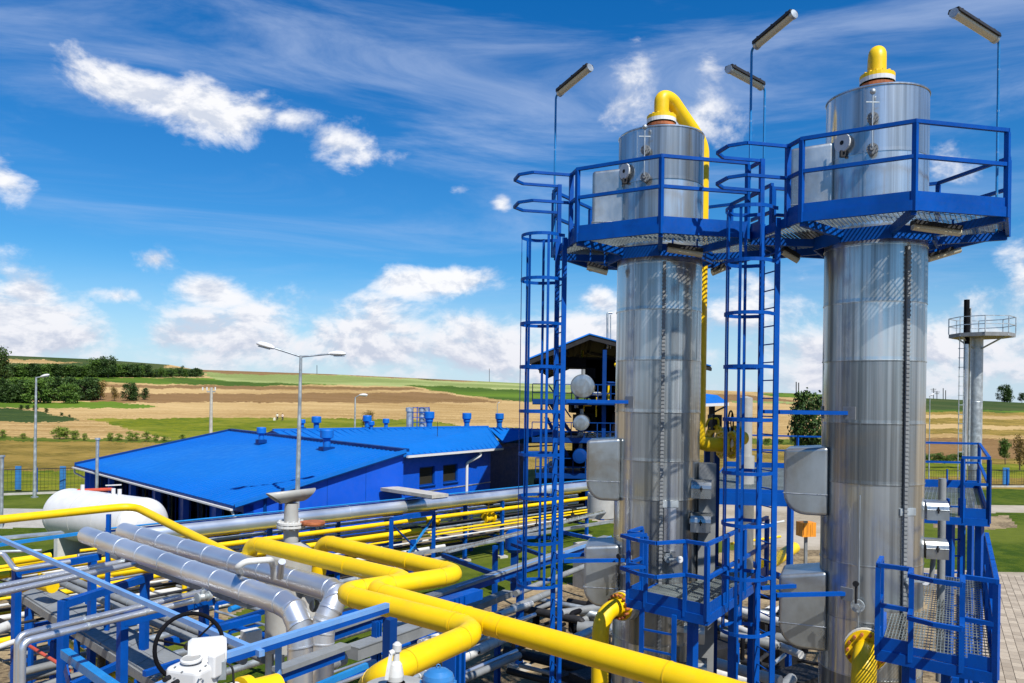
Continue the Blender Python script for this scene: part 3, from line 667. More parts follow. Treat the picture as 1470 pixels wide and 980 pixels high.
# lamps on poles
def polelamp(x, y, ztop, dir2, lab, base=None):
    """tubular lamp: luminaire runs from the pole head along dir2 (3d vector)"""
    T = thing('pole_lamp', lab, 'lamp', (x, y, DK), 'tubular lamps on poles above the column platforms')
    h = V((x, y, ztop)); d = V(dir2); dn_ = d.normalized()
    MB().tube([V((x, y, DK-.1)), h, h+dn_*.1], .02, 10, bend=.08).build('pole', 'blue_light', T)
    a = h+dn_*.1; e = h+d; side, up = frame(dn_)
    if up.z < 0: up = -up
    b = MB(); pr = [(-.09, 0), (-.075, .06), (.075, .06), (.09, 0)]
    b.add([a+side*x_+up*z_ for x_, z_ in pr]+[e+side*x_+up*z_ for x_, z_ in pr], [(0, 1, 2, 3), (7, 6, 5, 4), (0, 4, 5, 1), (1, 5, 6, 2), (2, 6, 7, 3), (3, 7, 4, 0)])
    for t in (.12, .5, .88): b.bar(a.lerp(e, t)+up*.07-side*.06, a.lerp(e, t)+up*.07+side*.06, .03)
    b.build('housing', 'dark', T)
    b = MB(); b.tube([a.lerp(e, .03)-up*.012, a.lerp(e, .97)-up*.012], .062, 12); b.build('diffuser', 'diffuser', T)
    b = MB()
    for t in (.02, .98): b.tube([a.lerp(e, t)-dn_*.025-up*.01, a.lerp(e, t)+dn_*.025-up*.01], .072, 12)
    b.build('end_ring', 'galv', T)
    b = MB()
    for k in range(4): b.box((x, y, DK+.6+k*.65), .03, .03, .03)
    b.build('pole_clip', 'galv', T)
for (px, py, Y, ex, ey, eY, lab) in ((798, 137, 14.75, 847, 96, 14.0, 'lamp on its own pole at the looping pipe column platform, tilted up to the right'),
        (1079, 70, 13.1, 1140, 19, 12.3, 'taller of the two crossing pole lamps between the columns, tilted up to the right'),
        (1098, 126, 14.2, 1046, 98, 13.6, 'pole lamp between the columns that points up to the left behind a taller pole'),
        (1434, 58, 12.5, 1369, 17, 11.8, 'pole lamp at the outer corner of the tall right column platform')):
    h = P(px, py, Y); e = P(ex, ey, eY); polelamp(h.x, h.y, h.z, e-h, lab)
# under deck lamps
for i, (px, py, Y, ex, ey, lab) in enumerate(((843, 383, 14.2, 872, 391, 'lamp under the looping pipe column platform at its ladder side'), (958, 357, 13.35, 1008, 365, 'lamp under the front of the looping pipe column platform'), (1022, 392, 15.2, 1043, 383, 'lamp under the rear of the looping pipe column platform'),
        (1124, 361, 13.3, 1146, 374, 'lamp under the right column platform at its ladder side'), (1310, 325, 11.7, 1378, 334, 'lamp under the front of the right column platform'), (1332, 372, 13.6, 1378, 358, 'lamp under the far edge of the right column platform'))):
    a = P(px, py, Y); e = P(ex, ey, Y); T = thing('deck_lamp', lab, 'lamp', a, 'lamps hanging under the column platforms')
    MB().bar(a+V((0, 0, .06)), e+V((0, 0, .06)), .16, .06, up=(0, 0, 1)).build('housing', 'dark', T); MB().tube([a, e], .055, 12).build('diffuser', 'diffuser', T)
    b = MB()
    for t in (.15, .85): q = a.lerp(e, t); MB().bar(q+V((0, 0, .06)), V((q.x, q.y, DK-.0)), .025).build('hanger', 'blue', T)
    pass
# ------------------------------------------------------------------ lower platforms
def flat(p): return V((p[0], p[1], 0))
def QF(x, y, z): return flat(Q(x, y, z))
def lowdeck(lab, poly, z, ang, open_edges, holes=(), legs=(), toe=.22, pitch=.042):
    c = sum((V((p[0], p[1], 0)) for p in poly), V())/len(poly)
    T = thing('work_platform', lab, 'platform', (c.x, c.y, z))
    grating([(p[0], p[1]) for p in poly], z+.05, ang, pitch, .15, .007, .03, holes).build('grating', 'grate', T)
    b = MB()
    for k in range(len(poly)): b.bar((poly[k][0], poly[k][1], z-.02), (poly[(k+1) % len(poly)][0], poly[(k+1) % len(poly)][1], z-.02), .05, .14, up=(0, 0, 1))
    b.build('edge_frame', 'blue', T)
    for (x, y) in legs: MB().bar((x, y, 0), (x, y, z-.05), .12, .12, up=(.57, -.82, 0)).build('leg', 'blue', T)
    return T
zl = 4.5
# in front of the looping pipe column
a = QF(901, 863, zl); nC = QF(1014, 889, zl); fC = QF(1100, 829, zl); ang = math.atan2((fC-nC).y, (fC-nC).x); ud = (fC-nC).normalized(); vd = (a-nC).normalized()
bk = a+ud*2.0; fb_ = fC+vd*1.3
PF = lowdeck('blue lower platform with bulging handrail wrapped round the looping pipe column', [nC, fC, fb_, bk, a], zl, math.atan2(vd.y, vd.x)+pi/2, (), [(CL[0], CL[1], RT+.06)], [(nC+vd*.3+ud*.2)[:2], (fC+vd*.2-ud*.2)[:2], (nC+ud*1.6+vd*.08)[:2]])
a2 = a+ud*.55+vd*.0
rails(PF, [[nC, nC+ud*.95, nC+ud*1.9, fC]], zl, .22, 1.1, .6)
MB().bar(a+V((0, 0, zl+.11)), nC+V((0, 0, zl+.11)), .012, .22, up=(0, 0, 1)).build('toe_board', 'blue', PF)
MB().bar(a+V((0, 0, zl+.11)), a2+V((0, 0, zl+.11)), .012, .22, up=(0, 0, 1)).build('toe_board', 'blue', PF)
for p in (a, a2, a+(nC-a)*.24, a+(nC-a)*.74): MB().bar(V((p.x, p.y, zl-.03)), V((p.x, p.y, zl+1.08)), .055, .055, up=ud).build('post', 'blue', PF)
out = -ud
for nm, h in (('top_rail', 1.1), ('mid_rail', .6)):
    p0 = a2; p1 = a; q0 = a+(nC-a)*.24; q1 = a+(nC-a)*.74
    pp = [p0, p1, q0]; 
    for i in range(2): MB().bar(pp[i]+V((0, 0, zl+h)), pp[i+1]+V((0, 0, zl+h)), .052, .05, up=(0, 0, 1)).build(nm, 'blue', PF)
    pp = [q0, q0+out*.62+vd*.62, q0+out*.9+vd*.0, q1+out*.9+vd*.25, q1+out*.0]; pp = [q0, q0+out*.35+vd*.3, q0+out*.5-vd*.1, q1+out*.5+vd*.3, q1, nC]
    for i in range(5): MB().bar(pp[i]+V((0, 0, zl+h)), pp[i+1]+V((0, 0, zl+h)), .052, .05, up=(0, 0, 1)).build(nm, 'blue', PF)
# ladder down from it
l0 = QF(926, 872, zl); l1 = QF(972, 880, zl); T = thing('access_ladder', 'short blue ladder down from the lower platform of the looping pipe column', 'ladder', flat(l0))
for p in (l0, l1): MB().bar(V((p.x, p.y, 0))-ud*.12, V((p.x, p.y, zl))-ud*.12, .07, .035, up=ud).build('rail', 'blue', T)
for k in range(14): MB().bar(V((l0.x, l0.y, .3+k*.3))-ud*.12, V((l1.x, l1.y, .3+k*.3))-ud*.12, .028, .028).build('rung', 'blue', T)
# in front of the right column
zr_ = 4.5
a = QF(1259, 937, zr_); nC2 = QF(1429, 972, zr_); fC2 = QF(1411, 838, zr_); u2 = (fC2-nC2).normalized(); v2 = (a-nC2).normalized()
bl = fC2+v2*1.65; b1_ = a+u2*1.2
PG = lowdeck('blue lower platform with chest high guard rail beside the tall right column', [nC2, fC2, bl, b1_, a], zr_, math.atan2(u2.y, u2.x), (), [(CR_[0], CR_[1], RT+.06)], [(nC2+v2*.5+u2*.3)[:2], (fC2+v2*.3-u2*.3)[:2], (nC2+v2*.95+u2*.25)[:2]], pitch=.042)
rails(PG, [[nC2, nC2+u2*1.35, nC2+u2*2.7, nC2+u2*3.9]], zr_, .0, 1.13, .62)
MB().bar(nC2+V((0, 0, zr_+.12)), fC2+V((0, 0, zr_+.12)), .012, .24, up=(0, 0, 1)).build('toe_board', 'blue', PG)
w2 = (nC2-a)
for (s, e) in ((0, .3), (.3, .78), (.78, 1)):
    MB().bar(a+w2*s+V((0, 0, zr_+.11)), a+w2*e+V((0, 0, zr_+.11)), .012, .22 if s != .3 else .1, up=(0, 0, 1)).build('toe_board', 'blue', PG)
MB().bar(a+V((0, 0, zr_+.11)), a+u2*.8+V((0, 0, zr_+.11)), .012, .22, up=(0, 0, 1)).build('toe_board', 'blue', PG)
for p in (a+u2*.55, a, a+w2*.30, a+w2*.73): MB().bar(V((p.x, p.y, zr_-.03)), V((p.x, p.y, zr_+1.1)), .06, .06, up=u2).build('post', 'blue', PG)
for nm, h in (('top_rail', 1.13), ('mid_rail', .62)):
    q0 = a+w2*.30; q1 = a+w2*.73
    pp = [a+u2*.55, a, q0, q0-u2*.42, q0-u2*.52+w2*.2, q1-u2*.52, q1, nC2]
    for i in range(7): MB().bar(pp[i]+V((0, 0, zr_+h)), pp[i+1]+V((0, 0, zr_+h)), .055, .052, up=(0, 0, 1)).build(nm, 'blue', PG)
T = thing('access_ladder', 'short blue ladder down from the lower platform of the tall right column', 'ladder', flat(a))
l0 = QF(1311, 955, zr_); l1 = QF(1372, 968, zr_)
for p in (l0, l1): MB().bar(V((p.x, p.y, 0))-u2*.12, V((p.x, p.y, zr_))-u2*.12, .07, .04, up=u2).build('rail', 'blue', T)
for k in range(14): MB().bar(V((l0.x, l0.y, .2+k*.3))-u2*.12, V((l1.x, l1.y, .2+k*.3))-u2*.12, .03, .03).build('rung', 'blue', T)
# tall door like frame at its far end
T = thing('ladder_frame', 'blue ladder and frame standing behind the far end of the right lower platform', 'ladder', flat(fC2))
for (x0, x1, y0, y1, Y) in ((1358, 1381, 715, 850, 15.5),):
    for x in (x0, x1): p = P(x, y0, Y); MB().bar(p, V((p.x, p.y, 0)), .1, .1, up=(0, 1, 0)).build('rail', 'blue', T)
    for k in range(14): p = P(x0, y0+12, Y); q = P(x1, y0+12, Y); dz = V((0, 0, -.32*k)); MB().bar(p+dz, q+dz, .03).build('rung', 'blue', T)
# rear platform, right
zz = 5.5
n0 = QF(1419, 749, zz); n1 = QF(1300, 742, zz); f0 = QF(1405, 703, zz); f1 = QF(1300, 700, zz); u3 = (f0-n0).normalized()
PB = lowdeck('blue walkway platform behind the right column at mid height', [n0, f0, f1, n1], zz, math.atan2(u3.y, u3.x), (), (), [(n0+(n1-n0)*.1+u3*.2)[:2], (f0+(f1-f0)*.1)[:2], (n0+(n1-n0)*.45+u3*.2)[:2]], pitch=.08)
rails(PB, [[n0+(n1-n0)*.0, f0, f1]], zz, .24, 1.2, .7); q = n0+(n1-n0)*.31
rails(PB, [[n0, q]], zz, .24, 1.2, .7)
# walkway between / behind the columns
w0 = QF(1015, 703, 5.4); w1 = QF(1215, 709, 5.4); w2_ = QF(1200, 676, 5.4); w3 = QF(1040, 671, 5.4)
PW = lowdeck('blue walkway with grey grating seen between the two columns', [w0, w1, w2_, w3], 5.4, 1.0, (), (), [(QF(1135, 707, 5.4))[:2], (QF(1060, 704, 5.4))[:2]], pitch=.042)
rails(PW, [[w3, w3.lerp(w2_, .33), w3.lerp(w2_, .66), w2_]], 5.4, .22, 1.15, .65)
MB().bar(w0+V((0, 0, 5.2)), w1+V((0, 0, 5.2)), .12, .32, up=(0, 0, 1)).build('girder', 'blue', PW)
# ------------------------------------------------------------------ overhead yellow pipes in front
def pipe(name, lab, pts, r, m, bend=None, n=18, group=None, bands=None, bandm=None, k=6, caps=True):
    T = MB().tube(pts, r, n, bend=bend, k=k, caps=caps).build(name, m); tag(T, lab, 'pipe', group)
    if bands:
        for (i, t) in bands:
            a, e = V(pts[i]), V(pts[i+1]); p = a.lerp(e, t); d = (e-a).normalized(); MB().tube([p-d*.012, p+d*.012], r+.005, n).build('joint_ring', bandm or m, T)
    return T
zy = 5.45; YR = .114
pB = [Q(457, 853, zy-.55)*1, Q(459, 776, zy), Q(664, 824, zy), Q(527, 846, zy), Q(690, 892, zy), Q(1012, 984, zy), Q(1330, 1085, zy)]
pB[0] = V((pB[1].x, pB[1].y, 4.75)); pB = [P(436, 832, pB[1].y+.25)]+pB
TB_ = pipe('overhead_pipe', 'long yellow overhead pipe that steps sideways once and then runs down across the picture', pB, YR, 'yellow', .32, 22, bands=[(2, .68), (5, .05), (4, .9)])
pA = [None, Q(357, 778, zy), Q(592, 834, zy), Q(483, 851, zy), Q(690, 905, zy), Q(548, 968, zy), Q(532, 985, zy-.3)]
pA[0] = V((pA[1].x, pA[1].y, 4.75))
TA_ = pipe('overhead_pipe', 'yellow overhead pipe with a double zigzag that turns back beside the relief valve', pA, YR, 'yellow', .32, 22, bands=[(1, .66), (3, .84), (3, .9)])
p0 = [Q(-120, 760, zy-.05), Q(0, 745.5, zy-.05), Q(192, 726, zy-.05), Q(353, 807, 5.0)]
pipe('overhead_pipe', 'thinner yellow pipe in front of the white tank, sloping down to the right', p0, .078, 'yellow', .4, 16)
def welds(T, pts, r, bend):
    pts = [V(p) for p in pts]
    for i in range(1, len(pts)-1):
        for e in (pts[i-1], pts[i+1]):
            d = e-pts[i]
            if d.length > bend*1.3: d.normalize(); p = pts[i]+d*bend*1.02; MB().tube([p-d*.006, p+d*.006], r+.004, 20).build('weld_seam', 'yellow_dull', T)
def post(px, pyt, z, wd, lab=None, cat='post', T=None, zb=0.0, name='post', m='blue', foot=False):
    p = Q(px, pyt, z); b = MB()
    h = wd/2
    b.bar(V((p.x, p.y, zb)), p, wd, wd*.22, up=UA); b.bar(V((p.x, p.y, zb))+UA*(wd*.45), p+UA*(wd*.45), wd, wd*.12, up=UA); b.bar(V((p.x, p.y, zb))-UA*(wd*.45), p-UA*(wd*.45), wd, wd*.12, up=UA)
    o = b.build(name, m, T)
    if T is None: tag(o, lab, cat)
    if foot:
        f = MB(); f.box((p.x, p.y, .08), .5, .5, .16, .6); f.build('footing', 'concrete', o)
    return o
welds(TB_, pB, YR, .32); welds(TA_, pA, YR, .32)
UA = V((.588, .809, 0)); UB = V((-.809, .588, 0))
T = thing('pipe_support', 'stout blue beam post carrying the two yellow pipes in the middle', 'support', flat(Q(653, 850, 5.3)))
post(653, 856, 5.28, .2, T=T, name='post'); q = Q(653, 856, 5.28); MB().bar(q-UA*.35-V((0, 0, .05)), q+UA*.45-V((0, 0, .05)), .16, .12, up=(0, 0, 1)).build('cross_beam', 'blue', T)
T = thing('pipe_support', 'thin blue post under the yellow pipe by the white tank', 'support', flat(Q(156, 738, 5.3)))
q = Q(156, 738, 5.35); MB().bar(V((q.x, q.y, 2)), q, .07, .07).build('post', 'blue', T); MB().bar(V((q.x, q.y, 0)), V((q.x, q.y, 2)), .09, .09).build('lower_post', 'blue', T)
# flanged yellow feed pipes at the column feet
def feed(c, a, z, lab, r=.15, out=.55, rr=.26, sh=V((0, 0, 0))):
    n = V((math.cos(a), math.sin(a), 0)); c0 = V((c[0], c[1], 0)); T = thing('feed_pipe', lab, 'pipe', (c[0]+n.x, c[1]+n.y, 0))
    p = c0+n*(RT+.12)+V((0, 0, z)); d = (n+V((0, 0, .35))).normalized()
    MB().tube([c0+n*(RT-.1)+V((0, 0, z-.08)), p], rr-.02, 20).build('nozzle', 'galv', T)
    b = MB(); flange(b, p, n, r*.9, rr+.02, .05, 14); b.build('flange', 'white_dirty', T); b = MB(); flange(b, p+n*.07, n, r*.9, rr, .05, 14)
    b.build('flange', 'yellow', T)
    b = MB(); x, y = frame(n)
    for k in range(14): q = p+x*(rr*.84*math.cos(2*pi*k/14))+y*(rr*.84*math.sin(2*pi*k/14)); b.tube([q+n*.12, q+n*.2], .024, 6)
    b.build('flange_bolt', 'rust', T, kind='stuff')
    e = p+n*(out); b = MB(); b.tube([p+n*.1, e+V((0, 0, 0)), V((e.x, e.y, 0))+sh], r, 24, bend=.42, k=14); b.build('pipe', 'yellow', T)
feed(CR_, R_(-117), 4.0, 'large yellow feed pipe bolted to the foot of the right column', .17, .62, .3)
feed(CL, R_(-137), 4.12, 'yellow feed pipe bolted to the foot of the looping pipe column', .145, .62, .24)
# ------------------------------------------------------------------ fat insulated pipes
def fat(pts, r, lab, name='insulated_pipe', step=.84, bend=.4, m='alu_pipe', elbow=None, group=None):
    T = thing(name, lab, 'pipe', flat(pts[0]), group); pts = [V(p) for p in pts]
    # straight runs as sheets butted end to end, elbows as mitred sheet segments
    P2 = [pts[0]]; segs = []; cur = pts[0]
    for i in range(1, len(pts)):
        e = pts[i]
        if i < len(pts)-1:
            a = (pts[i-1]-e).normalized(); bb = (pts[i+1]-e).normalized(); ea = e+a*bend; eb = e+bb*bend
            segs.append((cur, ea)); A = [ea*(1-t)**2+e*2*t*(1-t)+eb*t*t for t in (0, 1/3, 2/3, 1)]
            for j in range(3): segs.append((A[j], A[j+1], 1))
            cur = eb
        else: segs.append((cur, e))
    for sg in segs:
        a, e = sg[0], sg[1]; L = (e-a).length; d = (e-a).normalized(); n = 1 if len(sg) > 2 else max(1, round(L/step))
        for k in range(n):
            p = a+d*(L*k/n); q = a+d*(L*(k+1)/n)
            if len(sg) > 2: p = p-d*.05; q = q+d*.05
            b = MB(); b.tube([p, q], r+(.002 if k % 2 else 0), 26, caps=(k == 0 or k == n-1)); b.tube([q-d*.012, q+d*.006], r+.008, 26, caps=True)
            b.build('insulation_sheet', m, T)
    return T
zf = 5.15
F1a = Q(124, 768, zf); F1b = Q(432, 874, zf)
fat([F1a, F1b, V((F1b.x, F1b.y, 1.2))], .152, 'front one of the pair of fat silver insulated pipes turning down at the elbow')
F2a = Q(178, 762, zf); F2b = Q(488, 850, zf); e2 = P(463, 884, F2b.y*.985)
fat([F2a, F2b, V((e2.x, e2.y, F2b.z-.36)), V((e2.x, e2.y, 1.2))], .152, 'rear one of the pair of fat silver insulated pipes with a kinked elbow', bend=.2)
pipe('bypass_pipe', 'small white bypass pipe standing up from the fat silver pipe', [Q(346, 824, zf+.1), Q(341, 814, zf+.35), Q(352, 806, zf+.42), Q(388, 803, zf+.42), Q(392, 812, zf+.2), Q(393, 830, zf)], .042, 'white_dirty', .1, 12)
pipe('bypass_pipe', 'second small bypass pipe nearer to the grey vent vessel', [Q(405, 806, zf+.35), Q(402, 828, zf+.1)], .05, 'alu_pipe', None, 12)
for i, (x, y0, y1, zt) in enumerate(((388, 870, 980, 3.9), (403, 872, 980, 3.9))):
    p = P(x, y0, 13.2); pipe('riser_pipe', ('left' if i == 0 else 'right')+' one of two thin grey risers behind the front silver elbow', [p, V((p.x, p.y, .6))], .07, 'galv')
# grey vent vessel with T head
T = thing('vent_vessel', 'grey vent vessel with a slanting cut tee pipe on its top', 'vessel', flat(P(417, 830, 13.2)))
vc = P(417, 815, 13.0); zt = P(417, 788, 13.0).z
b = MB(); b.lathe([(.39, zt-1.6), (.39, zt-.42), (.41, zt-.42), (.41, zt-.34), (.39, zt-.34), (.39, zt-.1), (.36, zt-.03), (.28, zt+.05), (.16, zt+.12), (.15, zt+.12)], (vc.x, vc.y, 0), n=36, caps=False); b.build('body', 'grey_paint', T)
b = MB(); b.lathe([(.12, zt+.1), (.12, zt+.42), (.105, zt+.75)], (vc.x, vc.y, 0), n=24, caps=False); b.build('neck', 'grey_paint', T)
b = MB(); flange(b, (vc.x, vc.y, zt+.36), (0, 0, 1), .1, .23, .035, 12); flange(b, (vc.x, vc.y, zt+.41), (0, 0, 1), .1, .22, .035, 12); b.build('flange', 'white_dirty', T)
b = MB(); q = V((vc.x, vc.y, zt+.39))+UA*.0+V((.38, -.06, .02)); b.lathe([(.0, 0), (.18, 0), (.19, .03), (.18, .06), (0, .06)], q, (0, 0, 1), 20, sm=False, caps=False); b.bar(q+V((-.25, 0, .03)), q+V((0, 0, .03)), .05); b.build('blind_disc', 'rust', T)
# tee head: tube with slanted ends
hz_ = zt+.86; hd = V((.66, .75, .02)).normalized(); hc = V((vc.x, vc.y, hz_)); b = MB(); x, y = frame(hd); n = 26; ring = []
for s, L in ((-1, .42), (1, .42)):
    pass
vs = []
for rr in (.098, .086):
    for s in (-1, 1):
        for j in range(n):
            a = 2*pi*j/n; o_ = (V((0, 0, 1))-hd*hd.z)*math.sin(a)*rr+hd.cross(V((0, 0, 1)))*math.cos(a)*rr; vs.append(hc+o_+hd*s*(.33+.125*math.sin(a)))
fs = []
for j in range(n):
    k = (j+1) % n; fs += [(j, k, n+k, n+j), (2*n+j, 3*n+j, 3*n+k, 2*n+k), (j, 2*n+j, 2*n+k, k), (n+j, n+k, 3*n+k, 3*n+j)]
b.add(vs, fs, True); b.build('tee_head', 'grey_paint', T)
b = MB(); q = V((vc.x, vc.y, zt-.85))+V((.33, -.22, 0)); b.lathe([(.16, 0), (.16, .14), (.24, .14), (.24, .2), (0.1, .2)], q, (.72, -.6, .1), 22, sm=False, caps=False); b.build('side_nozzle', 'grey_paint', T)
# ------------------------------------------------------------------ foreground blue rail, portal frames, trays
def bars(name, lab, cat, segs, m='blue'):
    T = thing(name, lab, cat, flat(V(segs[0][1])))
    for s in segs:
        nm, p, q, a, c = s[:5]; MB().bar(p, q, a, c, up=(0, 0, 1)).build(nm, s[5] if len(s) > 5 else m, T)
    return T
zr = 5.62
r0 = Q(262, 968, zr); r1 = Q(556, 875, zr)
T = bars('rail_frame', 'light blue square rail in front of the silver pipe legs, with one post', 'frame', [('rail', r0, r1, .05, .045, 'blue'), ('rail_cap', r0+V((0, 0, .045)), r1+V((0, 0, .045)), .054, .044, 'blue_sky'), ('diagonal_bar', Q(-40, 755, zr), Q(376, 938, zr), .05, .05, 'blue_sky')])  # lighter strip along the rail paints its sunlit top face
q = Q(400, 922, zr-.06); MB().bar(V((q.x, q.y, 2)), q, .045, .045).build('post', 'blue_sky', T)
MB().bar(r0+UB*.12+V((0, 0, -.02)), r1+UB*.12+V((0, 0, -.02)), .2, .02, up=(0, 0, 1)).build('cable_tray', 'cover', T)
for (x, zb) in ((539, 0), (545, 0)): pass
q = r1; MB().bar(V((q.x+.02, q.y+.05, 1)), V((q.x+.02, q.y+.05, zr-.1)), .1, .1, up=UA).build('post', 'trim_blue', T)
t0 = Q(398, 962, 4.9); t1 = Q(492, 928, 4.9)
bars('cable_tray', 'short grey cover tray with a blue beam in front of the silver pipe legs', 'tray', [('tray', t0, t1+ (t1-t0)*.05, .16, .05, 'cover'), ('beam', t0-V((0, 0, .08)), t1-V((0, 0, .08)), .07, .1), ('lower_beam', Q(455, 985, 4.7), Q(538, 950, 4.7), .05, .06, 'blue_light'), ('post', V((t0.x, t0.y, 0)), t0, .1, .1, 'trim_blue')])
def portal(ax, ay, bx, by, z, wd, lab, rb=None, ga=True):
    a = Q(ax, ay, z); e = Q(bx, by, z); T = thing('pipe_portal', lab, 'frame', flat(a))
    MB().bar(a, e, wd*1.1, wd, up=(0, 0, 1)).build('cross_beam', 'blue', T)
    d = (e-a).normalized()
    MB().bar(V((a.x, a.y, 0)), a+V((0, 0, wd/2)), wd, wd, up=d).build('post', 'blue', T)
    f = e-d*.15; MB().bar(V((f.x, f.y, 0)), f, wd, wd, up=d).build('post', 'blue', T)
    g = a+V((0, 0, -1.35)); MB().bar(g, g+d*1.4, wd*.9, wd*.9, up=(0, 0, 1)).build('lower_beam', 'blue', T)
    return T, a, e, d
portal(24, 820, 143, 799, 4.42, .12, 'farthest of three blue portal frames, under the end of the fat silver pipes')
portal(91, 867, 216, 827, 4.38, .12, 'middle one of the three blue portal frames at the left')
TC, ac, ec, dc = portal(176, 892, 305, 862, 4.42, .115, 'nearest of the three blue portal frames, right behind the handwheel')
a = Q(95, 945, 3.4)
bars('floor_beam', 'bright blue beam sloping down to the bottom edge from the middle portal post', 'beam', [('beam', Q(93, 937, 3.9), Q(175, 995, 3.9), .12, .12, 'blue_light'), ('gusset', Q(94, 958, 3.8), Q(100, 985, 3.6), .02, .2)])
bars('cross_beam', 'blue tube beam low behind the handwheel', 'beam', [('beam', Q(238, 922, 3.0), Q(372, 886, 3.0), .13, .13), ('beam', Q(300, 903, 3.0), Q(392, 873, 3.0), .1, .1, 'trim_blue')])
bars('bracket_stand', 'small blue bracket stand at the bottom edge beside the handwheel', 'frame', [('top_bar', Q(207, 967, 5.2), Q(258, 950, 5.2), .05, .05), ('side_bar', Q(208, 968, 5.2), Q(208, 968, 5.2)-V((0, 0, 1.5)), .05, .05), ('lower_bar', Q(222, 985, 5.2), Q(300, 952, 5.2), .04, .04, 'blue_sky')])
T = bars('cable_tray', 'long grey cable tray lying across the three portal frames', 'tray', [('tray', Q(146, 790, 4.55), Q(362, 869, 4.55), .17, .07, 'cover'), ('lip', Q(146, 790, 4.55)+V((.07, .03, .045)), Q(362, 869, 4.55)+V((.07, .03, .045)), .012, .03, 'galv'), ('lip', Q(146, 790, 4.55)+V((-.07, -.03, .045)), Q(362, 869, 4.55)+V((-.07, -.03, .045)), .012, .03, 'galv')])
for i, (x0, y0, x1, y1, dx) in enumerate(((20, 912, 297, 848, 0), (26, 921, 303, 856, 0))):
    a = Q(x0+6, y0, 4.56); e = Q(x1, y1, 4.56); pipe('steam_pipe', ('rear' if i == 0 else 'front')+' one of the bright double pipes that turn down at the left edge', [V((a.x, a.y, 1.5)), a, e], .047, 'alu_pipe', .12, 14, bands=[(1, .97), (1, .3), (1, .6), (0, .7)], bandm='galv')
for i, (x0, y0, x1, y1) in enumerate(((-60, 854, 206, 800), (-60, 864, 216, 804))):
    pipe('steam_pipe', ('rear' if i == 0 else 'front')+' one of the two thin bright pipes passing behind the middle portal', [Q(x0, y0, 4.58), Q(x1, y1, 4.58)], .05, 'alu_pipe', None, 14, bands=[(0, .55), (0, .9)], bandm='galv')
pipe('steam_pipe', 'stepped bright pipe coming in at the left edge above the far portal', [Q(-40, 798, 4.75), Q(4, 794, 4.75), Q(22, 818, 4.5), Q(100, 806, 4.5)], .045, 'alu_pipe', .08, 14)
for i, (x0, y0, x1, y1, z) in enumerate(((80, 833, 350, 948, 3.3), (96, 829, 380, 946, 3.3))):
    pipe('insulated_pipe', ('left' if i == 0 else 'right')+' one of the dull grey insulated pipes beside the cover walkway', [Q(x0, y0, z), Q(x1, y1, z)], .075, 'grey_dull', None, 16, bands=[(0, t/10) for t in range(1, 10)], bandm='galv')
for i, (x0, y0, x1, y1, z, r, m, lb) in enumerate(((-20, 911, 20, 895, 3.2, .1, 'white_dirty', 'whitish pipe end at the left edge below the portals'), (-20, 935, 20, 921, 3.2, .05, 'white', 'thin white pipe at the left edge under the whitish pipe'), (34, 922, 100, 962, 3.0, .03, 'red_pipe', 'thin rusty orange pipe behind the vertical silver legs'),
        (18, 806, 72, 798, 3.6, .09, 'yellow', 'short yellow pipe above the far portal beam'), (14, 824, 110, 808, 3.4, .09, 'yellow', 'yellow pipe under the far portal beam'), (-20, 829, 12, 824, 3.4, .09, 'yellow', 'short yellow stub at the left edge below the steps'), (-10, 792, 60, 790, 3.4, .04, 'galv', 'thin grey pipe at the left edge'),
        (58, 837, 76, 842, 3.5, .14, 'yellow', 'short stubby yellow block pipe at the top end of the cover walkway'),
        (120, 903, 290, 1015, 2.7, .06, 'yellow', 'yellow pipe partly hidden along the edge of the cover walkway'), (95, 920, 210, 1000, 2.2, .07, 'yellow', 'lower yellow pipe in the shade under the walkway'))):
    pipe('low_pipe', lb, [Q(x0, y0, z), Q(x1, y1, z)], r, m, None, 14)
pipe('black_bend', 'black lagged bend under the walkway covers', [Q(115, 908, 3.0), Q(152, 930, 3.0), Q(146, 944, 2.8), Q(145, 968, 2.2)], .075, 'dark', .1, 14)
# cover walkway made of flat panels
T = thing('cover_walkway', 'grey walkway of flat cover panels running between the portal frames', 'walkway', flat(Q(120, 870, 3.1)))
A = Q(31, 851, 3.1); B = Q(66, 836, 3.1); C = Q(268, 945, 3.1); Dd = Q(224, 974, 3.1); A2 = A+(Dd-A)*1.0; nP = 9
for i in range(nP):
    for j in range(2):
        t0, t1 = i/nP+.0015, (i+1)/nP-.0015; s0, s1 = j/2+.008, (j+1)/2-.008; f = lambda t, s: (A.lerp(Dd, t)).lerp(B.lerp(C, t), s)+V((0, 0, random.uniform(-.004, .004)))
        MB().slab([f(t0, s0), f(t1, s0), f(t1, s1), f(t0, s1)], .05).build('panel', 'cover', T)
MB().bar(A+V((0, 0, -.12)), Dd+V((0, 0, -.12)), .06, .16, up=(0, 0, 1)).build('side_beam', 'rust' if False else 'grey_dull', T); MB().bar(B+V((0, 0, -.12)), C+V((0, 0, -.12)), .06, .16, up=(0, 0, 1)).build('side_beam', 'grey_dull', T)
for t in (.1, .5, .9):
    for (p, q) in ((A, Dd), (B, C)): g = p.lerp(q, t); MB().bar(V((g.x, g.y, 0)), g-V((0, 0, .2)), .08, .08).build('leg', 'blue', T)
# thin tray left behind the far portal
bars('cable_tray', 'light blue rail under the white tank at the left', 'tray', [('rail', Q(-30, 786, 4.5), Q(118, 765, 4.5), .07, .07, 'blue_light'), ('tray', Q(-30, 775, 4.4), Q(90, 764, 4.4), .3, .04, 'galv')])
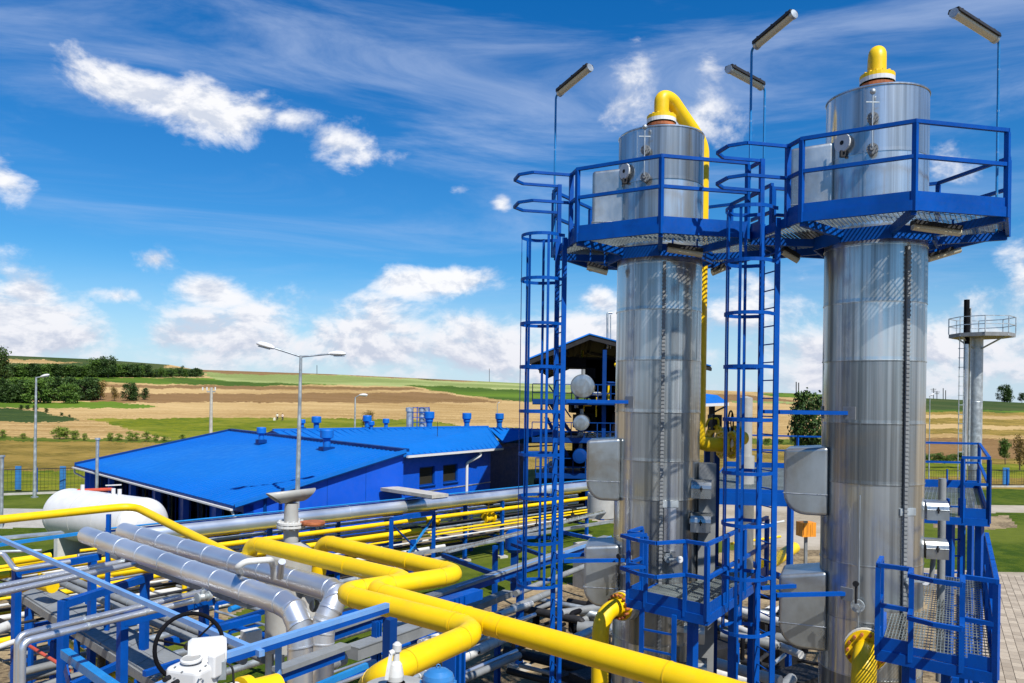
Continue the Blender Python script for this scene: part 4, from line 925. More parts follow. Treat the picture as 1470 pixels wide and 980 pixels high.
# ------------------------------------------------------------------ main rack along the building
L0 = Q(300, 757, 3.0); L1 = Q(846, 697, 3.0); Ld = (L1-L0).normalized(); Ln = V((Ld.y, -Ld.x, 0))
def along(px, py, z, s0, s1): p = Q(px, py, z); p0 = p+Ld*((L0-p).dot(Ld)); return [p0+Ld*s0, p0+Ld*s1]
LEN = (L1-L0).length
T = thing('insulated_pipe', 'very long silver insulated pipe running in front of the blue building', 'pipe', flat(L0))
ps = -2.6; k = 0
while ps < LEN+2:
    pe = min(ps+(2.9 if k % 4 else 5.5), LEN+2); b = MB(); b.tube([L0+Ld*ps, L0+Ld*pe], .275+.003*(k % 2), 28); b.tube([L0+Ld*(pe-.03), L0+Ld*(pe+.02)], .287, 28); b.build('insulation_sheet', 'alu_pipe', T); ps = pe; k += 1
b = MB(); b.tube([L0+Ld*17.4, L0+Ld*18.3], .33, 28); b.build('sleeve', 'galv', T)
pipe('top_rail_pipe', 'light blue cable conduit riding above the long silver pipe', along(560, 717.5, 3.35, -3.5, LEN+1), .03, 'blue_light', None, 10)
pipe('top_rail_pipe', 'blue conduit below the light blue one behind the long silver pipe', along(560, 720.5, 3.25, -3.5, LEN+1), .035, 'blue', None, 10)
RP = [(740, 728, 2.35, .09, 'yellow', 'uppermost yellow pipe on the long rack', -8, LEN+2), (714, 745.5, 1.9, .11, 'yellow', 'thick yellow pipe in the middle of the long rack', -9, LEN-12),
      (740, 746.5, 1.7, .05, 'yellow', 'thin yellow pipe below the thick one on the long rack', -9, LEN), (740, 750.5, 1.6, .045, 'yellow', 'thin yellow pipe in the lower middle of the long rack', -9, LEN), (740, 756, 1.5, .04, 'white_dirty', 'thin pale pipe low on the long rack', -9, LEN),
      (740, 717, 2.6, .05, 'yellow', 'thin yellow pipe tight under the long silver pipe', -4, LEN), (740, 721.5, 2.4, .07, 'galv', 'dull grey pipe just under the long silver pipe', -4, LEN), (740, 733, 2.0, .06, 'white_dirty', 'pale pipe between the two upper yellow pipes', -6, LEN),
      (740, 738, 1.9, .08, 'dark', 'dark pipe in the middle of the long rack', -6, LEN), (740, 742, 1.8, .06, 'galv', 'grey pipe in the middle of the long rack', -8, LEN), (715, 771, 1.15, .085, 'white_dirty', 'pale insulated pipe lowest on the outer side of the rack', -8, LEN-11), (740, 760, 1.1, .06, 'dark', 'dark pipe at the bottom of the long rack', -8, LEN),
      (740, 763, .9, .05, 'yellow', 'lowest thin yellow pipe of the rack', -9, LEN-6), (740, 767, .8, .09, 'dark', 'lowest dark pipe of the rack', -9, LEN-4), (700, 735, 2.2, .045, 'yellow', 'thin yellow line between the rack uprights', -9, LEN-14)]
for (x, y, z, r, m, lb, s0, s1) in RP: pipe('rack_pipe', lb, along(x, y, z, s0, s1), r, m, None, 12)
bars('cable_tray', 'dark teal cable tray on the near side of the long rack', 'tray', [('tray', *along(740, 771, 2.0, 4, LEN+3), .3, .08, 'grey_dull'), ('edge', *[p+Ln*.16+V((0, 0, .02)) for p in along(740, 771, 2.0, 4, LEN+3)], .02, .1, 'galv')])
# rack trestles
def trestle(px, pyb, w, lab, x2=None, x=False):
    g = Q(px, pyb, 0); T = thing('rack_trestle', lab, 'frame', g, 'blue trestles under the long pipe rack'); g2 = g-Ln*2.2
    for q in (g, g2): MB().bar(q, V((q.x, q.y, 2.72)), .15, .15, up=Ln).build('post', 'blue', T)
    for z in (2.68, 2.1, 1.55, 1.0, .7): MB().bar(g+Ln*.1+V((0, 0, z)), g2-Ln*.1+V((0, 0, z)), .09, .09, up=(0, 0, 1)).build('cross_beam', 'blue', T)
    MB().box(g+V((0, 0, .05)), .45, .45, .1, .6).build('footing', 'concrete', T)
    return T
for (x, y, lab) in ((720, 800, 'blue rack trestle beside the left cage ladder'), (667, 805, 'blue rack trestle left of the one at the cage ladder'), (484, 836, 'blue rack trestle behind the second yellow riser'), (386, 858, 'blue rack trestle behind the grey vent vessel'), (842, 770, 'last blue rack trestle beside the column box'), (283, 880, 'blue rack trestle under the fat silver pipes')): trestle(x, y, .15, lab)
T = thing('braced_frame', 'blue braced portal with crossed diagonals under the long silver pipe', 'frame', flat(Q(566, 745, 2.75)))
a = Q(562, 745, 2.75); e = Q(623, 735, 2.75); MB().bar(a, e, .16, .16, up=(0, 0, 1)).build('cross_beam', 'blue', T)
for q in (a, e): MB().bar(V((q.x, q.y, 0)), q, .16, .16).build('post', 'blue', T)
d = e-a; MB().bar(a+V((0, 0, -.2)), a+d*.95+V((0, 0, -2.2)), .07, .05).build('diagonal', 'trim_blue', T); MB().bar(e+V((0, 0, -.2)), a+d*.05+V((0, 0, -2.3)), .1, .05).build('diagonal', 'blue_light', T); MB().bar(a+d*.5+V((0, 0, -1.4)), a+d*.5+V((0, 0, -1.0)), .3, .03, up=Ln).build('gusset', 'blue', T)
# second rack running to the columns
tr = [Q(470, 905, 2.85), Q(649, 843, 2.85), Q(747, 811, 2.85), Q(872, 770, 2.85)]
bars('cable_tray', 'long grey and light blue cable tray leading to the foot of the first column', 'tray', [('tray', tr[0], tr[3], .3, .06, 'cover'), ('lip', tr[1]+Ln*.17, tr[3]+Ln*.17, .03, .1, 'blue_sky'), ('beam', tr[0]-V((0, 0, .14)), tr[3]-V((0, 0, .14)), .16, .16, 'blue')])
q = (tr[3]-tr[2]).normalized()
bars('cable_tray', 'perforated galvanised tray rising past the cage ladder to the column', 'tray', [('tray', Q(640, 792, 3.0), Q(880, 731, 3.0), .25, .05, 'galv'), ('lip', Q(640, 791, 3.05), Q(880, 730, 3.05), .02, .1, 'alu')])
def rack2(px, pyt, z, lab, zb=0, w=.16, foot=True):
    T = thing('rack_post', lab, 'post', flat(Q(px, pyt, z)), None); post(px, pyt, z, w, T=T, foot=foot); return T
rack2(747, 822, 2.75, 'blue post with a concrete foot left of the cage ladder bottom')
rack2(711, 783, 2.6, 'dark blue post on the grass between the racks', w=.14)
rack2(541, 892, 3.6, 'blue post behind the end of the light blue rail', w=.13)
rack2(715, 880, 2.4, 'short dark post under the long yellow pipe', w=.12); rack2(590, 815, 2.2, 'short post under the zigzag of the rear yellow pipe', w=.12)
bars('cross_beam', 'dark blue beam crossing the grass between the two racks', 'beam', [('beam', Q(636, 797, 2.3), Q(705, 822, 2.3), .14, .14, 'trim_blue'), ('beam', Q(705, 822, 2.3), Q(760, 838, 2.3), .14, .14, 'trim_blue')])
bars('cross_beam', 'blue beam behind the cage ladder toward the white drum', 'beam', [('beam', Q(800, 762, 2.4), Q(880, 780, 2.4), .13, .13, 'blue'), ('beam', Q(735, 781, 2.2), Q(800, 805, 2.2), .12, .12, 'trim_blue')])
LW = [(404, 980, 492, 945, 4.0, .1, 'cover', 'grey lagged duct low in front of the silver legs'), (640, 955, 722, 916, 1.8, .125, 'white_dirty', 'upper pale banded pipe end beside the stout post'), (640, 981, 737, 940, 1.3, .115, 'white_dirty', 'lower pale banded pipe end beside the stout post'),
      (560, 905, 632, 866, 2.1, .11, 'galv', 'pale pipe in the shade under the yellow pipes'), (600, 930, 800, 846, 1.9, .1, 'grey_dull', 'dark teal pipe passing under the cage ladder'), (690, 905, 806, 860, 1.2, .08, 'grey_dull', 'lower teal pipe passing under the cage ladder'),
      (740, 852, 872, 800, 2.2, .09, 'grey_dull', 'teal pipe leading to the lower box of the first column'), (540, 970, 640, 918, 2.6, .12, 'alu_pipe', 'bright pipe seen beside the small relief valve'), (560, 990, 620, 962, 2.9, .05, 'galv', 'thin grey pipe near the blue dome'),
      (430, 880, 540, 840, 2.0, .06, 'dark', 'dark thin pipe across the grass patch'), (480, 838, 640, 800, .9, .1, 'galv', 'grey pipe low on the grass beyond the zigzag'), (330, 875, 400, 850, 2.6, .07, 'blue_light', 'short blue pipe beneath the silver pipes'),
      (230, 892, 392, 850, 1.6, .05, 'white_dirty', 'thin pale pipe lying low beneath the fat pipes'), (1120, 790, 1139, 789, 2.6, .0, 'yellow', '')]
for (x0, y0, x1, y1, z, r, m, lb) in LW:
    if r: 
        bd = [(0, t/6) for t in range(1, 6)]
        pipe('low_pipe', lb, [Q(x0, y0, z), Q(x1, y1, z)], r, m, None, 14, bands=bd, bandm='galv' if m != 'galv' else 'white_dirty')
# duct blocks
bars('cable_duct', 'large grey lidded cable duct under the zigzag pipes', 'duct', [('duct', Q(505, 938, 3.2), Q(622, 896, 3.2), .3, .2, 'grey_dull'), ('lid', Q(505, 938, 3.2)+V((0, 0, .115)), Q(622, 896, 3.2)+V((0, 0, .115)), .33, .02, 'cover')])
bars('cable_duct', 'grey duct piece ending beneath the cage ladder', 'duct', [('duct', Q(655, 882, 2.3), Q(730, 852, 2.3), .28, .14, 'grey_dull'), ('lid', Q(655, 882, 2.3)+V((0, 0, .085)), Q(730, 852, 2.3)+V((0, 0, .085)), .3, .02, 'cover')])
bars('valve_box', 'pale box with a blue wheel on a short pipe behind the handwheel', 'valve', [('box', Q(349, 915, 3.2), Q(372, 910, 3.2), .22, .22, 'white_dirty'), ('pipe', Q(318, 925, 3.1), Q(350, 915, 3.1), .1, .1, 'white_dirty')])
# low pipes among the columns' feet, plus added dark clutter standing in for shade
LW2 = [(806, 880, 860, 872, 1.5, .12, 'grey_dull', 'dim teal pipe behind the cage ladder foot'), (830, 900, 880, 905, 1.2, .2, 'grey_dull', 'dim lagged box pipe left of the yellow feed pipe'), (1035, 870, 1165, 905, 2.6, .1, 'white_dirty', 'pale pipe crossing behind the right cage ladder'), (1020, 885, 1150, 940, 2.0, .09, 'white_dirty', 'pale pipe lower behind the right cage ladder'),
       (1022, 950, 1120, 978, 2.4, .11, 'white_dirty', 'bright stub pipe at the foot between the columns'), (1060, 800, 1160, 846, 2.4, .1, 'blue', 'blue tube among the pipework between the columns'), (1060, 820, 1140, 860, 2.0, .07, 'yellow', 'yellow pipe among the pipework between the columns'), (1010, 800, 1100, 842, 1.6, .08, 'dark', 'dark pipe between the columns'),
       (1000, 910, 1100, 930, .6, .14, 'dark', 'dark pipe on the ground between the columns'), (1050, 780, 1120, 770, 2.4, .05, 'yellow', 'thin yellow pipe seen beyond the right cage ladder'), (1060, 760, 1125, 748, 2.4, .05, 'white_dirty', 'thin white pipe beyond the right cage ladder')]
random.seed(21)
T = thing('shade_clutter', 'added dark pipes and boxes painting the deep shade between the cage ladder and the first column', 'pipework', flat(Q(810, 930, 1)))
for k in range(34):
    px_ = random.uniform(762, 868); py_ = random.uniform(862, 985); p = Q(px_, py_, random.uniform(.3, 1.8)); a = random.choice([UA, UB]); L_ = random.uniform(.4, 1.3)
    MB().tube([p-a*L_-V((0, 0, random.choice([0, .5]))), p-a*L_, p+a*L_], random.choice([.05, .08, .12]), 10, bend=.12).build('clutter_pipe', random.choice(['dark', 'dark', 'grey_dull', 'black', 'galv']), T)
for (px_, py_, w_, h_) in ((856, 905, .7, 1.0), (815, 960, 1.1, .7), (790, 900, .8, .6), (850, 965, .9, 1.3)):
    p = Q(px_, py_, h_); MB().box(V((p.x, p.y, h_/2)), w_, w_*.7, h_, .6).build('filler_block', 'dark', T)
T = thing('shade_clutter', 'added dark pipes and boxes painting the ground shade between the two columns', 'pipework', flat(Q(1090, 950, 1)))
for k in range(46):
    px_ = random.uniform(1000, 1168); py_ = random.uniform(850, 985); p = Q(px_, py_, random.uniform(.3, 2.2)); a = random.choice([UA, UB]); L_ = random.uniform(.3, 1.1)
    MB().tube([p-a*L_-V((0, 0, random.choice([0, .5]))), p-a*L_, p+a*L_], random.choice([.05, .08, .12]), 10, bend=.12).build('clutter_pipe', random.choice(['dark', 'dark', 'grey_dull', 'black', 'galv', 'white_dirty']), T)
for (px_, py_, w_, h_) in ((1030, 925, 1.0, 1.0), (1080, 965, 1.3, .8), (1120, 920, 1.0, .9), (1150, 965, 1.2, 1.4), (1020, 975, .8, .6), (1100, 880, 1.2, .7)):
    p = Q(px_, py_, h_); MB().box(V((p.x, p.y, h_/2)), w_, w_*.7, h_, .6).build('filler_block', 'dark', T)
for (x0, y0, x1, y1, z, r, m, lb) in LW2: pipe('low_pipe', lb, [Q(x0, y0, z), Q(x1, y1, z)], r, m, None, 12)
pipe('yellow_stub', 'thick yellow pipe end between the columns below the orange box', [Q(1100, 812, 2.6), Q(1140, 786, 2.6)], .2, 'yellow')
T = thing('orange_box', 'orange cabinet on a thin post between the columns', 'cabinet', flat(P(1156, 770, 26)))
q = P(1157, 759, 26); MB().box(q, .48, .4, .46, .2).build('cabinet', 'orange', T); MB().bar(q-V((0, 0, .2)), V((q.x, q.y, 0)), .09).build('post', 'grey_dull', T)
for k in range(4): x = P(1148+k*6, 759, 25.75); MB().bar(x-V((0, 0, .2)), x+V((0, 0, .2)), .01).build('groove', 'rust', T)
# ------------------------------------------------------------------ actuator with handwheel
T = thing('valve_actuator', 'white valve actuator with a big black handwheel at the bottom edge', 'valve', P(276, 960, 5.6))
wc = P(272, 928, 5.75); wn = V((.5, -.80, .22)).normalized(); R = .232; x, y = frame(wn)
MB().tube([wc+x*(R*math.cos(2*pi*k/40))+y*(R*math.sin(2*pi*k/40)) for k in range(40)], .015, 10, closed=True).build('handwheel', 'black', T)
for k in range(3):
    a = 2*pi*k/3+.35; MB().tube([wc-wn*.03, wc+x*(R*math.cos(a))+y*(R*math.sin(a))], .008, 8).build('spoke', 'black', T)
MB().tube([wc-wn*.06, wc+wn*.12], .03, 12).build('hub', 'dark', T)
Y = 5.35
def PV(x, y, Y=Y): return P(x, y, Y)
c = PV(274, 968); b = MB(); b.box(c+V((0, .02, -.03)), .27, .22, .19, -.3); o = b.build('gearbox', 'white', T); o.modifiers.new('bevel', 'BEVEL').width = .035; o.modifiers[-1].segments = 4
b = MB(); b.lathe([(0, -.13), (.10, -.125), (.118, -.10), (.118, .10), (.10, .125), (0, .13)], PV(282, 952)+V((0, .19, .0)), (.93, .36, .0), 32, caps=False); b.build('motor_housing', 'white', T)
b = MB(); b.lathe([(.07, .0), (.07, .012), (.06, .02), (.058, .012), (0, .012)], PV(273, 949)+V((0, .02, .0)), (0, -.12, 1), 32, caps=False); o = b.build('dial_ring', 'white', T)
b = MB(); b.lathe([(0, .016), (.056, .016)], PV(273, 949)+V((0, .02, .0)), (0, -.12, 1), 32, caps=False); b.build('dial', 'grey_paint', o)
b = MB(); b.box(PV(306, 958)+V((0, .06, 0)), .06, .12, .16, -.3); o = b.build('terminal_cover', 'white', T); o.modifiers.new('bevel', 'BEVEL').width = .015; o.modifiers[-1].segments = 3
b = MB()
for (xx, yy) in ((252, 957), (262, 964), (288, 962), (296, 955), (251, 973), (289, 974)): q = PV(xx, yy, 5.19); b.tube([q, q+V((0, -.02, 0))], .006, 6)
b.build('bolt', 'grey_dull', T)
b = MB(); b.tube([PV(309, 958)+V((.02, .1, 0)), PV(322, 962)+V((.02, .1, 0)), PV(324, 990)+V((.02, .1, 0))], .008, 8, bend=.04); b.build('cable', 'dark', T)
b = MB()
for (xx, yy) in ((243, 972), (255, 978)): q = PV(xx, yy, 5.2); b.tube([q, q+V((-.01, -.05, 0))], .017, 14)
b.build('button', 'dark', T)
b = MB(); c = PV(308, 968); b.box(c+V((0, .1, 0)), .08, .08, .12, .3); b.build('cable_gland', 'galv', T)
T = thing('flanged_pipe', 'white and yellow flanged pipe end right of the handwheel valve', 'pipe', P(345, 985, 5.6))
q = P(346, 1000, 5.6); ax = V((.6, .75, -.05)).normalized(); b = MB(); b.lathe([(0, 0), (.06, 0), (.07, .02), (.12, .02), (.12, .1), (.1, .1)], q-ax*.1, -ax, 28, sm=False, caps=False); b.lathe([(.11, -.02), (.11, .12)], q-ax*.15, ax, 24); b.build('white_flange', 'white', T)
b = MB(); b.lathe([(.0, 0), (.135, 0), (.135, .07), (.1, .07)], q-ax*.0, ax, 28, sm=False, caps=False); b.lathe([(.1, .07), (.1, .3)], q, ax, 24, caps=False); b.build('yellow_flange', 'yellow', T)
# relief valve + disc
T = thing('relief_valve', 'small grey relief valve with a lever on a flat round cover', 'valve', P(568, 975, 4.9))
q = P(570, 985, 5.0); b = MB(); b.lathe([(.0, .0), (.21, .0), (.205, .02), (.06, .045), (.06, .045)], q-V((.02, -.08, .05)), (0, 0, 1), 32, caps=False); b.build('round_cover', 'grey_paint', T)
b = MB(); b.lathe([(.05, 0), (.052, .03), (.044, .07), (.036, .1), (.02, .12), (.018, .17), (.028, .18), (.028, .22), (.012, .235), (0, .235)], P(567, 976, 4.9), (0.05, 0, 1), 22, caps=False); b.build('body', 'white_dirty', T)
b = MB(); b.bar(P(555, 976, 4.82), P(562, 936, 4.88), .022, .012); b.tube([P(560, 938, 4.88), P(572, 932, 4.9)], .018, 10); b.build('lever', 'white_dirty', T)
T = thing('dome_cap', 'round blue dome cap with a small lifting eye at the bottom edge', 'vessel', P(629, 980, 4.9))
q = P(629, 984, 5.0); b = MB(); b.lathe([(.1, 0), (.115, 0), (.115, .02), (.1, .025), (.1, .05), (.092, .075), (.06, .1), (.02, .11), (0, .11)], q+V((0, 0, -.0)), (0, 0, 1), 36, caps=False)
for k in range(10): a = 2*pi*k/10; b.box(q+V((.108*math.cos(a), .108*math.sin(a), .022)), .016, .016, .02, a)
b.build('cap', 'dome_blue', T); q2 = q+V((0, 0, .11)); MB().tube([q2+V((.012*math.cos(k*pi/4), 0, .012+.012*math.sin(k*pi/4))) for k in range(8)], .004, 6, closed=True).build('lifting_eye', 'dome_blue', T)
# ------------------------------------------------------------------ process valves between the columns
T = thing('valve_station', 'yellow flanged valve with a dark handwheel behind the looping pipe', 'valve', flat(P(1035, 640, 15.6)))
q = P(1036, 628, 15.7); ax = V((.85, .5, -.03)).normalized()
b = MB(); flange(b, q-ax*.2, ax, .1, .25, .05); b.build('flange', 'yellow', T)
b = MB(); b.lathe([(.12, -.16), (.17, -.1), (.22, 0), (.22, .06), (.17, .16), (.12, .24)], q+ax*.1, ax, 24); b.build('valve_body', 'white_dirty', T)
b = MB(); flange(b, q+ax*.36, ax, .1, .25, .05); b.tube([q+ax*.4, q+ax*.62], .13, 18); b.build('flange', 'yellow', T)
b = MB(); b.box(P(1026, 606, 15.7), .2, .2, .3, .3); b.build('valve_head', 'dark', T); b = MB(); b.tube([P(1013, 613, 15.6), P(1017, 601, 15.6), P(1031, 600, 15.6), P(1033, 650, 15.6)], .022, 8, bend=.06); b.build('guard', 'yellow', T)
c = P(1049, 607, 15.4); b = MB(); n_ = V((.88, -.45, 0)).normalized(); x, y = frame(n_); b.tube([c+x*(.235*math.cos(2*pi*k/28))+y*(.235*math.sin(2*pi*k/28)) for k in range(28)], .016, 8, closed=True)
for k in range(3): a = 2*pi*k/3; b.bar(c, c+x*(.23*math.cos(a))+y*(.23*math.sin(a)), .02)
b.build('handwheel', 'black', T)
for x in (1015, 1029): p = P(x, 645, 15.7); MB().bar(p, V((p.x, p.y, 0)), .1).build('support_leg', 'trim_blue', T)
T = thing('service_column', 'white stepped cylinder standing on the walkway between the columns', 'vessel', flat(P(1069, 690, 22)))
q = P(1070, 672, 22); b = MB(); b.lathe([(.24, -2), (.24, 1.35), (.17, 1.35), (.17, 2.95), (0, 3.0)], q+V((0, 0, -1.0)), (0, 0, 1), 24, caps=False); b.build('shell', 'grey_paint', T)
T = thing('white_drum', 'pale drum on a concrete ring behind the first column', 'vessel', flat(P(862, 722, 34)))
q = P(864, 725, 34); b = MB(); b.lathe([(0, .9), (.6, .82), (.62, .75), (.62, -.2)], q-V((0, 0, .3)), (0, 0, 1), 32, caps=False); b.build('shell', 'grey_paint', T)
b = MB(); q = P(866, 765, 33); b.box(V((q.x, q.y, .9)), 2.2, 1.2, 1.8, .6); b.build('plinth', 'concrete', T)
T = thing('blue_drum', 'blue vessel standing under the long rack beside the cage ladder', 'vessel', flat(P(738, 785, 30)))
q = P(739, 776, 31); b = MB(); b.lathe([(0, .48), (.25, .42), (.36, .3), (.38, .2), (.38, -.3), (.25, -.45), (0, -.5)], q, (0, 0, 1), 28, caps=False); b.build('shell', 'blue', T); MB().bar(q-V((0, 0, .4)), V((q.x, q.y, 0)), .3).build('leg', 'trim_blue', T)

random.seed(5)
T = thing('pipe_bank', 'crowded bank of thin silver, yellow and dark pipes under the portal frames at the left', 'pipework', flat(Q(150, 880, 2)))
for k in range(30):
    z = random.choice([1.0, 1.6, 2.2, 2.7]); y0 = 808+k*7.2+random.uniform(-3, 3); p = Q(-40+random.uniform(0, 160), y0, z)
    L_ = random.uniform(3, 8) if y0 < 930 else random.uniform(2, 4)
    MB().tube([p, p+UA*L_, p+UA*L_-V((0, 0, random.choice([.02, .8])))], random.choice([.03, .045, .06, .08]), 10, bend=.15).build('thin_pipe', random.choice(['alu_pipe', 'yellow', 'yellow', 'dark', 'grey_dull', 'galv', 'dark', 'white_dirty']), T)
for k in range(22):
    z = random.choice([.8, 1.4, 2.0, 2.5]); p = Q(random.uniform(-20, 360), random.uniform(815, 905), z); L_ = random.uniform(1.5, 4)
    MB().tube([p, p-UB*L_], random.choice([.03, .05, .07]), 10).build('thin_pipe', random.choice(['alu_pipe', 'yellow', 'dark', 'grey_dull', 'galv', 'dark', 'blue']), T)
for k in range(12):
    z = random.choice([.9, 1.5, 2.1]); p = Q(random.uniform(0, 330), random.uniform(830, 940), z); MB().bar(p, p+UA*random.uniform(1, 2.4), .09, .09, up=(0, 0, 1)).build('support_beam', 'blue', T); MB().bar(flat(p), p, .09, .09).build('support_leg', 'blue', T)
T = thing('pipe_bank', 'crowded bank of thin pipes low under the zigzag of the yellow pipes', 'pipework', flat(Q(560, 900, 1)))
for k in range(26):
    z = random.choice([.7, 1.2, 1.8, 2.3]); p = Q(random.uniform(430, 700), random.uniform(880, 990), z); L_ = random.uniform(1.0, 3.2)
    MB().tube([p-UA*L_, p+UA*L_], random.choice([.03, .05, .08]), 10).build('thin_pipe', random.choice(['alu_pipe', 'dark', 'grey_dull', 'galv', 'dark', 'white_dirty', 'blue']), T)
def gatevalve(p, ax, s_, m, lab):
    T = thing('gate_valve', lab, 'valve', p, 'small valves on the pipe rack'); ax = V(ax).normalized()
    MB().lathe([(.09*s_, -.2*s_), (.16*s_, -.2*s_), (.16*s_, -.15*s_), (.1*s_, -.14*s_), (.13*s_, 0), (.1*s_, .14*s_), (.16*s_, .15*s_), (.16*s_, .2*s_), (.09*s_, .2*s_)], p, ax, 16, caps=True).build('body', m, T)
    MB().lathe([(.07*s_, 0), (.07*s_, .2*s_), (.02*s_, .22*s_), (.02*s_, .42*s_)], p, (0, 0, 1), 12).build('bonnet', m, T)
    c = p+V((0, 0, .4*s_)); MB().tube([c+V((.14*s_*math.cos(k*pi/8), .14*s_*math.sin(k*pi/8), 0)) for k in range(16)], .014*s_, 6, closed=True).bar(c-V((.14*s_, 0, 0)), c+V((.14*s_, 0, 0)), .015*s_).bar(c-V((0, .14*s_, 0)), c+V((0, .14*s_, 0)), .015*s_).build('handwheel', 'dark', T)
for (x, y, z, ax, s_, m, lab) in ((652, 741, 2.1, Ld, 1.5, 'galv', 'grey valve on the long rack between two trestles'), (701, 743, 1.95, Ld, 1.6, 'yellow', 'yellow valve near the end of the thick yellow rack pipe'), (622, 748, 2.1, Ld, 1.3, 'yellow', 'yellow valve on the rack right of the braced portal'),
        (590, 757, 1.8, Ld, 1.3, 'white_dirty', 'pale valve on the rack behind the braced portal'), (455, 765, 2.2, Ld, 1.2, 'galv', 'grey valve on the rack just left of the second yellow riser'), (770, 760, 1.6, Ld, 1.3, 'dark', 'dark valve on the rack seen through the cage ladder'),
        (822, 745, 1.9, Ld, 1.3, 'dark', 'dark valve on the rack right of the cage ladder'), (291, 857, 4.62, UA, .5, 'galv', 'small valve at the end of the bright double pipes'), (184, 800, 4.66, UA, .5, 'galv', 'small valve where the thin bright pipes meet the cable tray'), (660, 905, 2.0, UA, .8, 'galv', 'small grey valve behind the stout beam post'),
        (470, 800, 1.4, Ld, 1.1, 'blue', 'blue valve low behind the yellow risers'), (600, 905, 2.6, UA, .6, 'white_dirty', 'small pale valve beside the lidded cable duct')): gatevalve(Q(x, y, z), ax, s_, m, lab)
# ------------------------------------------------------------------ buildings
def roofsheet(T, a, b_, c, d, pitch=.5, m='roof_blue', name='roof', rib=.06, part='roof_rib'):
    """a,b lower edge; c,d upper edge (c above b, d above a); standing seams run up the slope"""
    a, b_, c, d = map(V, (a, b_, c, d)); o = MB().slab([a, b_, c, d], .12).build(name, m, T)
    n = max(2, int((b_-a).length/pitch)); nn = (b_-a).cross(d-a).normalized(); nn = nn if nn.z > 0 else -nn; r = MB()
    for k in range(n+1):
        t = k/n; p = a.lerp(b_, t)+nn*.02; q = d.lerp(c, t)+nn*.02; r.bar(p, q, rib, .05, up=nn)
    r.build(part, m, o); return o
zE = 3.2; zR = 5.25
eN = Q(336, 726, zE); eF = Q(107, 667, zE); rN = Q(583, 648, zR); rF = Q(331, 618, zR)
T1 = thing('plant_building', 'long blue building whose mono pitch roof slopes toward the white tank', 'building', flat(eN))
de = (eF-eN).normalized(); du = flat(rN-eN).normalized()
roofsheet(T1, eF, eN, rN, rF, .42, rib=.05)
b = MB(); b.bar(eN+de*-.05+V((0, 0, .02)), rN+V((0, 0, .03)), .1, .16, up=(0, 0, 1)); b.build('verge_trim', 'roof_blue', T1)
b = MB(); b.bar(rN+V((0, 0, .06)), rF+V((0, 0, .06)), .34, .14, up=(0, 0, 1)); b.build('ridge_cap', 'trim_blue', T1)
b = MB(); b.bar(eF+V((0, 0, .06)), rF+V((0, 0, .06)), .25, .14, up=(0, 0, 1)); b.build('verge_trim', 'trim_blue', T1)
b = MB(); b.bar(eF-du*.1-V((0, 0, .16)), eN-du*.1-V((0, 0, .16)), .12, .07, up=(0, 0, 1)); b.build('gutter', 'white', T1)
b = MB(); b.bar(eF-V((0, 0, .1)), eN-V((0, 0, .1)), .06, .14, up=(0, 0, 1)); b.build('fascia', 'trim_blue', T1)
g0 = eN+du*.5+de*.35; g1 = rN+de*.35; h0 = eN+du*.9
# gable wall facing the rack
def wallq(T, p, q, zb, zp, zq, m='wall_blue', th=.2, name='wall'):
    p = flat(p); q = flat(q); n = (q-p).normalized(); n = V((n.y, -n.x, 0))*th/2
    vs = []
    for s in (-1, 1): vs += [p+n*s+V((0, 0, zb)), q+n*s+V((0, 0, zb)), q+n*s+V((0, 0, zq)), p+n*s+V((0, 0, zp))]
    return MB().add(vs, [(0, 1, 2, 3), (7, 6, 5, 4), (0, 4, 5, 1), (1, 5, 6, 2), (2, 6, 7, 3), (3, 7, 4, 0)]).build(name, m, T)
sl_ = lambda p: zE+(zR-zE)*min(1, max(0, flat(p-eN).dot(du)/flat(rN-eN).length))
wallq(T1, g0, g1, 0, sl_(g0)-.13, zR-.13)
q = g0.lerp(g1, .12); MB().bar(V((q.x, q.y, 0))-de*.13, V((q.x, q.y, sl_(q)-.1))-de*.13, .12, .1).build('corner_trim', 'trim_blue', T1)
for t in [i/4 for i in range(1, 4)]: q = g0.lerp(g1, t)-de*.105; MB().bar(V((q.x, q.y, 0)), V((q.x, q.y, sl_(q)-.2)), .015, .006, up=de).build('panel_joint', 'trim_blue', T1)
wallq(T1, g1, rF+du*0-de*.3, 0, zR-.13, zR-.13); wallq(T1, eF+du*.5-de*.3, rF-de*.3, 0, zE-.0, zR-.13)
# long side with bays of glazing between dark pilasters
s0 = eN+du*.9+de*.35; s1 = eF+du*.9-de*.3; Ls = flat(s1-s0).length; sdir = flat(s1-s0).normalized(); wallq(T1, s0, s1, 0, .5, .5); wallq(T1, s0, s1, 2.75, zE+.05, zE+.05)
nb = 6
for i in range(nb+1):
    p = s0+sdir*(Ls*i/nb); MB().bar(V((p.x, p.y, .5)), V((p.x, p.y, 2.75)), Ls/nb*.46, .26, up=du).build('pilaster', 'wall_blue', T1)
for i in range(nb):
    p = s0+sdir*(Ls*(i+.5)/nb); W_ = MB().bar(V((p.x, p.y, .5)), V((p.x, p.y, 2.75)), Ls/nb*.56, .05, up=du).build('window', 'glass', T1)
    fr = MB()
    for k in (-.5, 0, .5): c_ = p+sdir*(Ls/nb*.5*k)-du*.04; fr.bar(V((c_.x, c_.y, .5)), V((c_.x, c_.y, 2.75)), .05, .05, up=du)
    fr.build('frame', 'trim_blue', W_)
pipe('downpipe', 'white downpipe at the near corner of the mono pitch roof', [eN-V((0, 0, .22))-de*-.2, eN-V((0, 0, .5))+de*.2+du*.1, eN-V((0, 0, .75))+du*.85+de*.2, V((s0.x, s0.y, 0))-du*.12], .055, 'white_dirty', .1, 10)
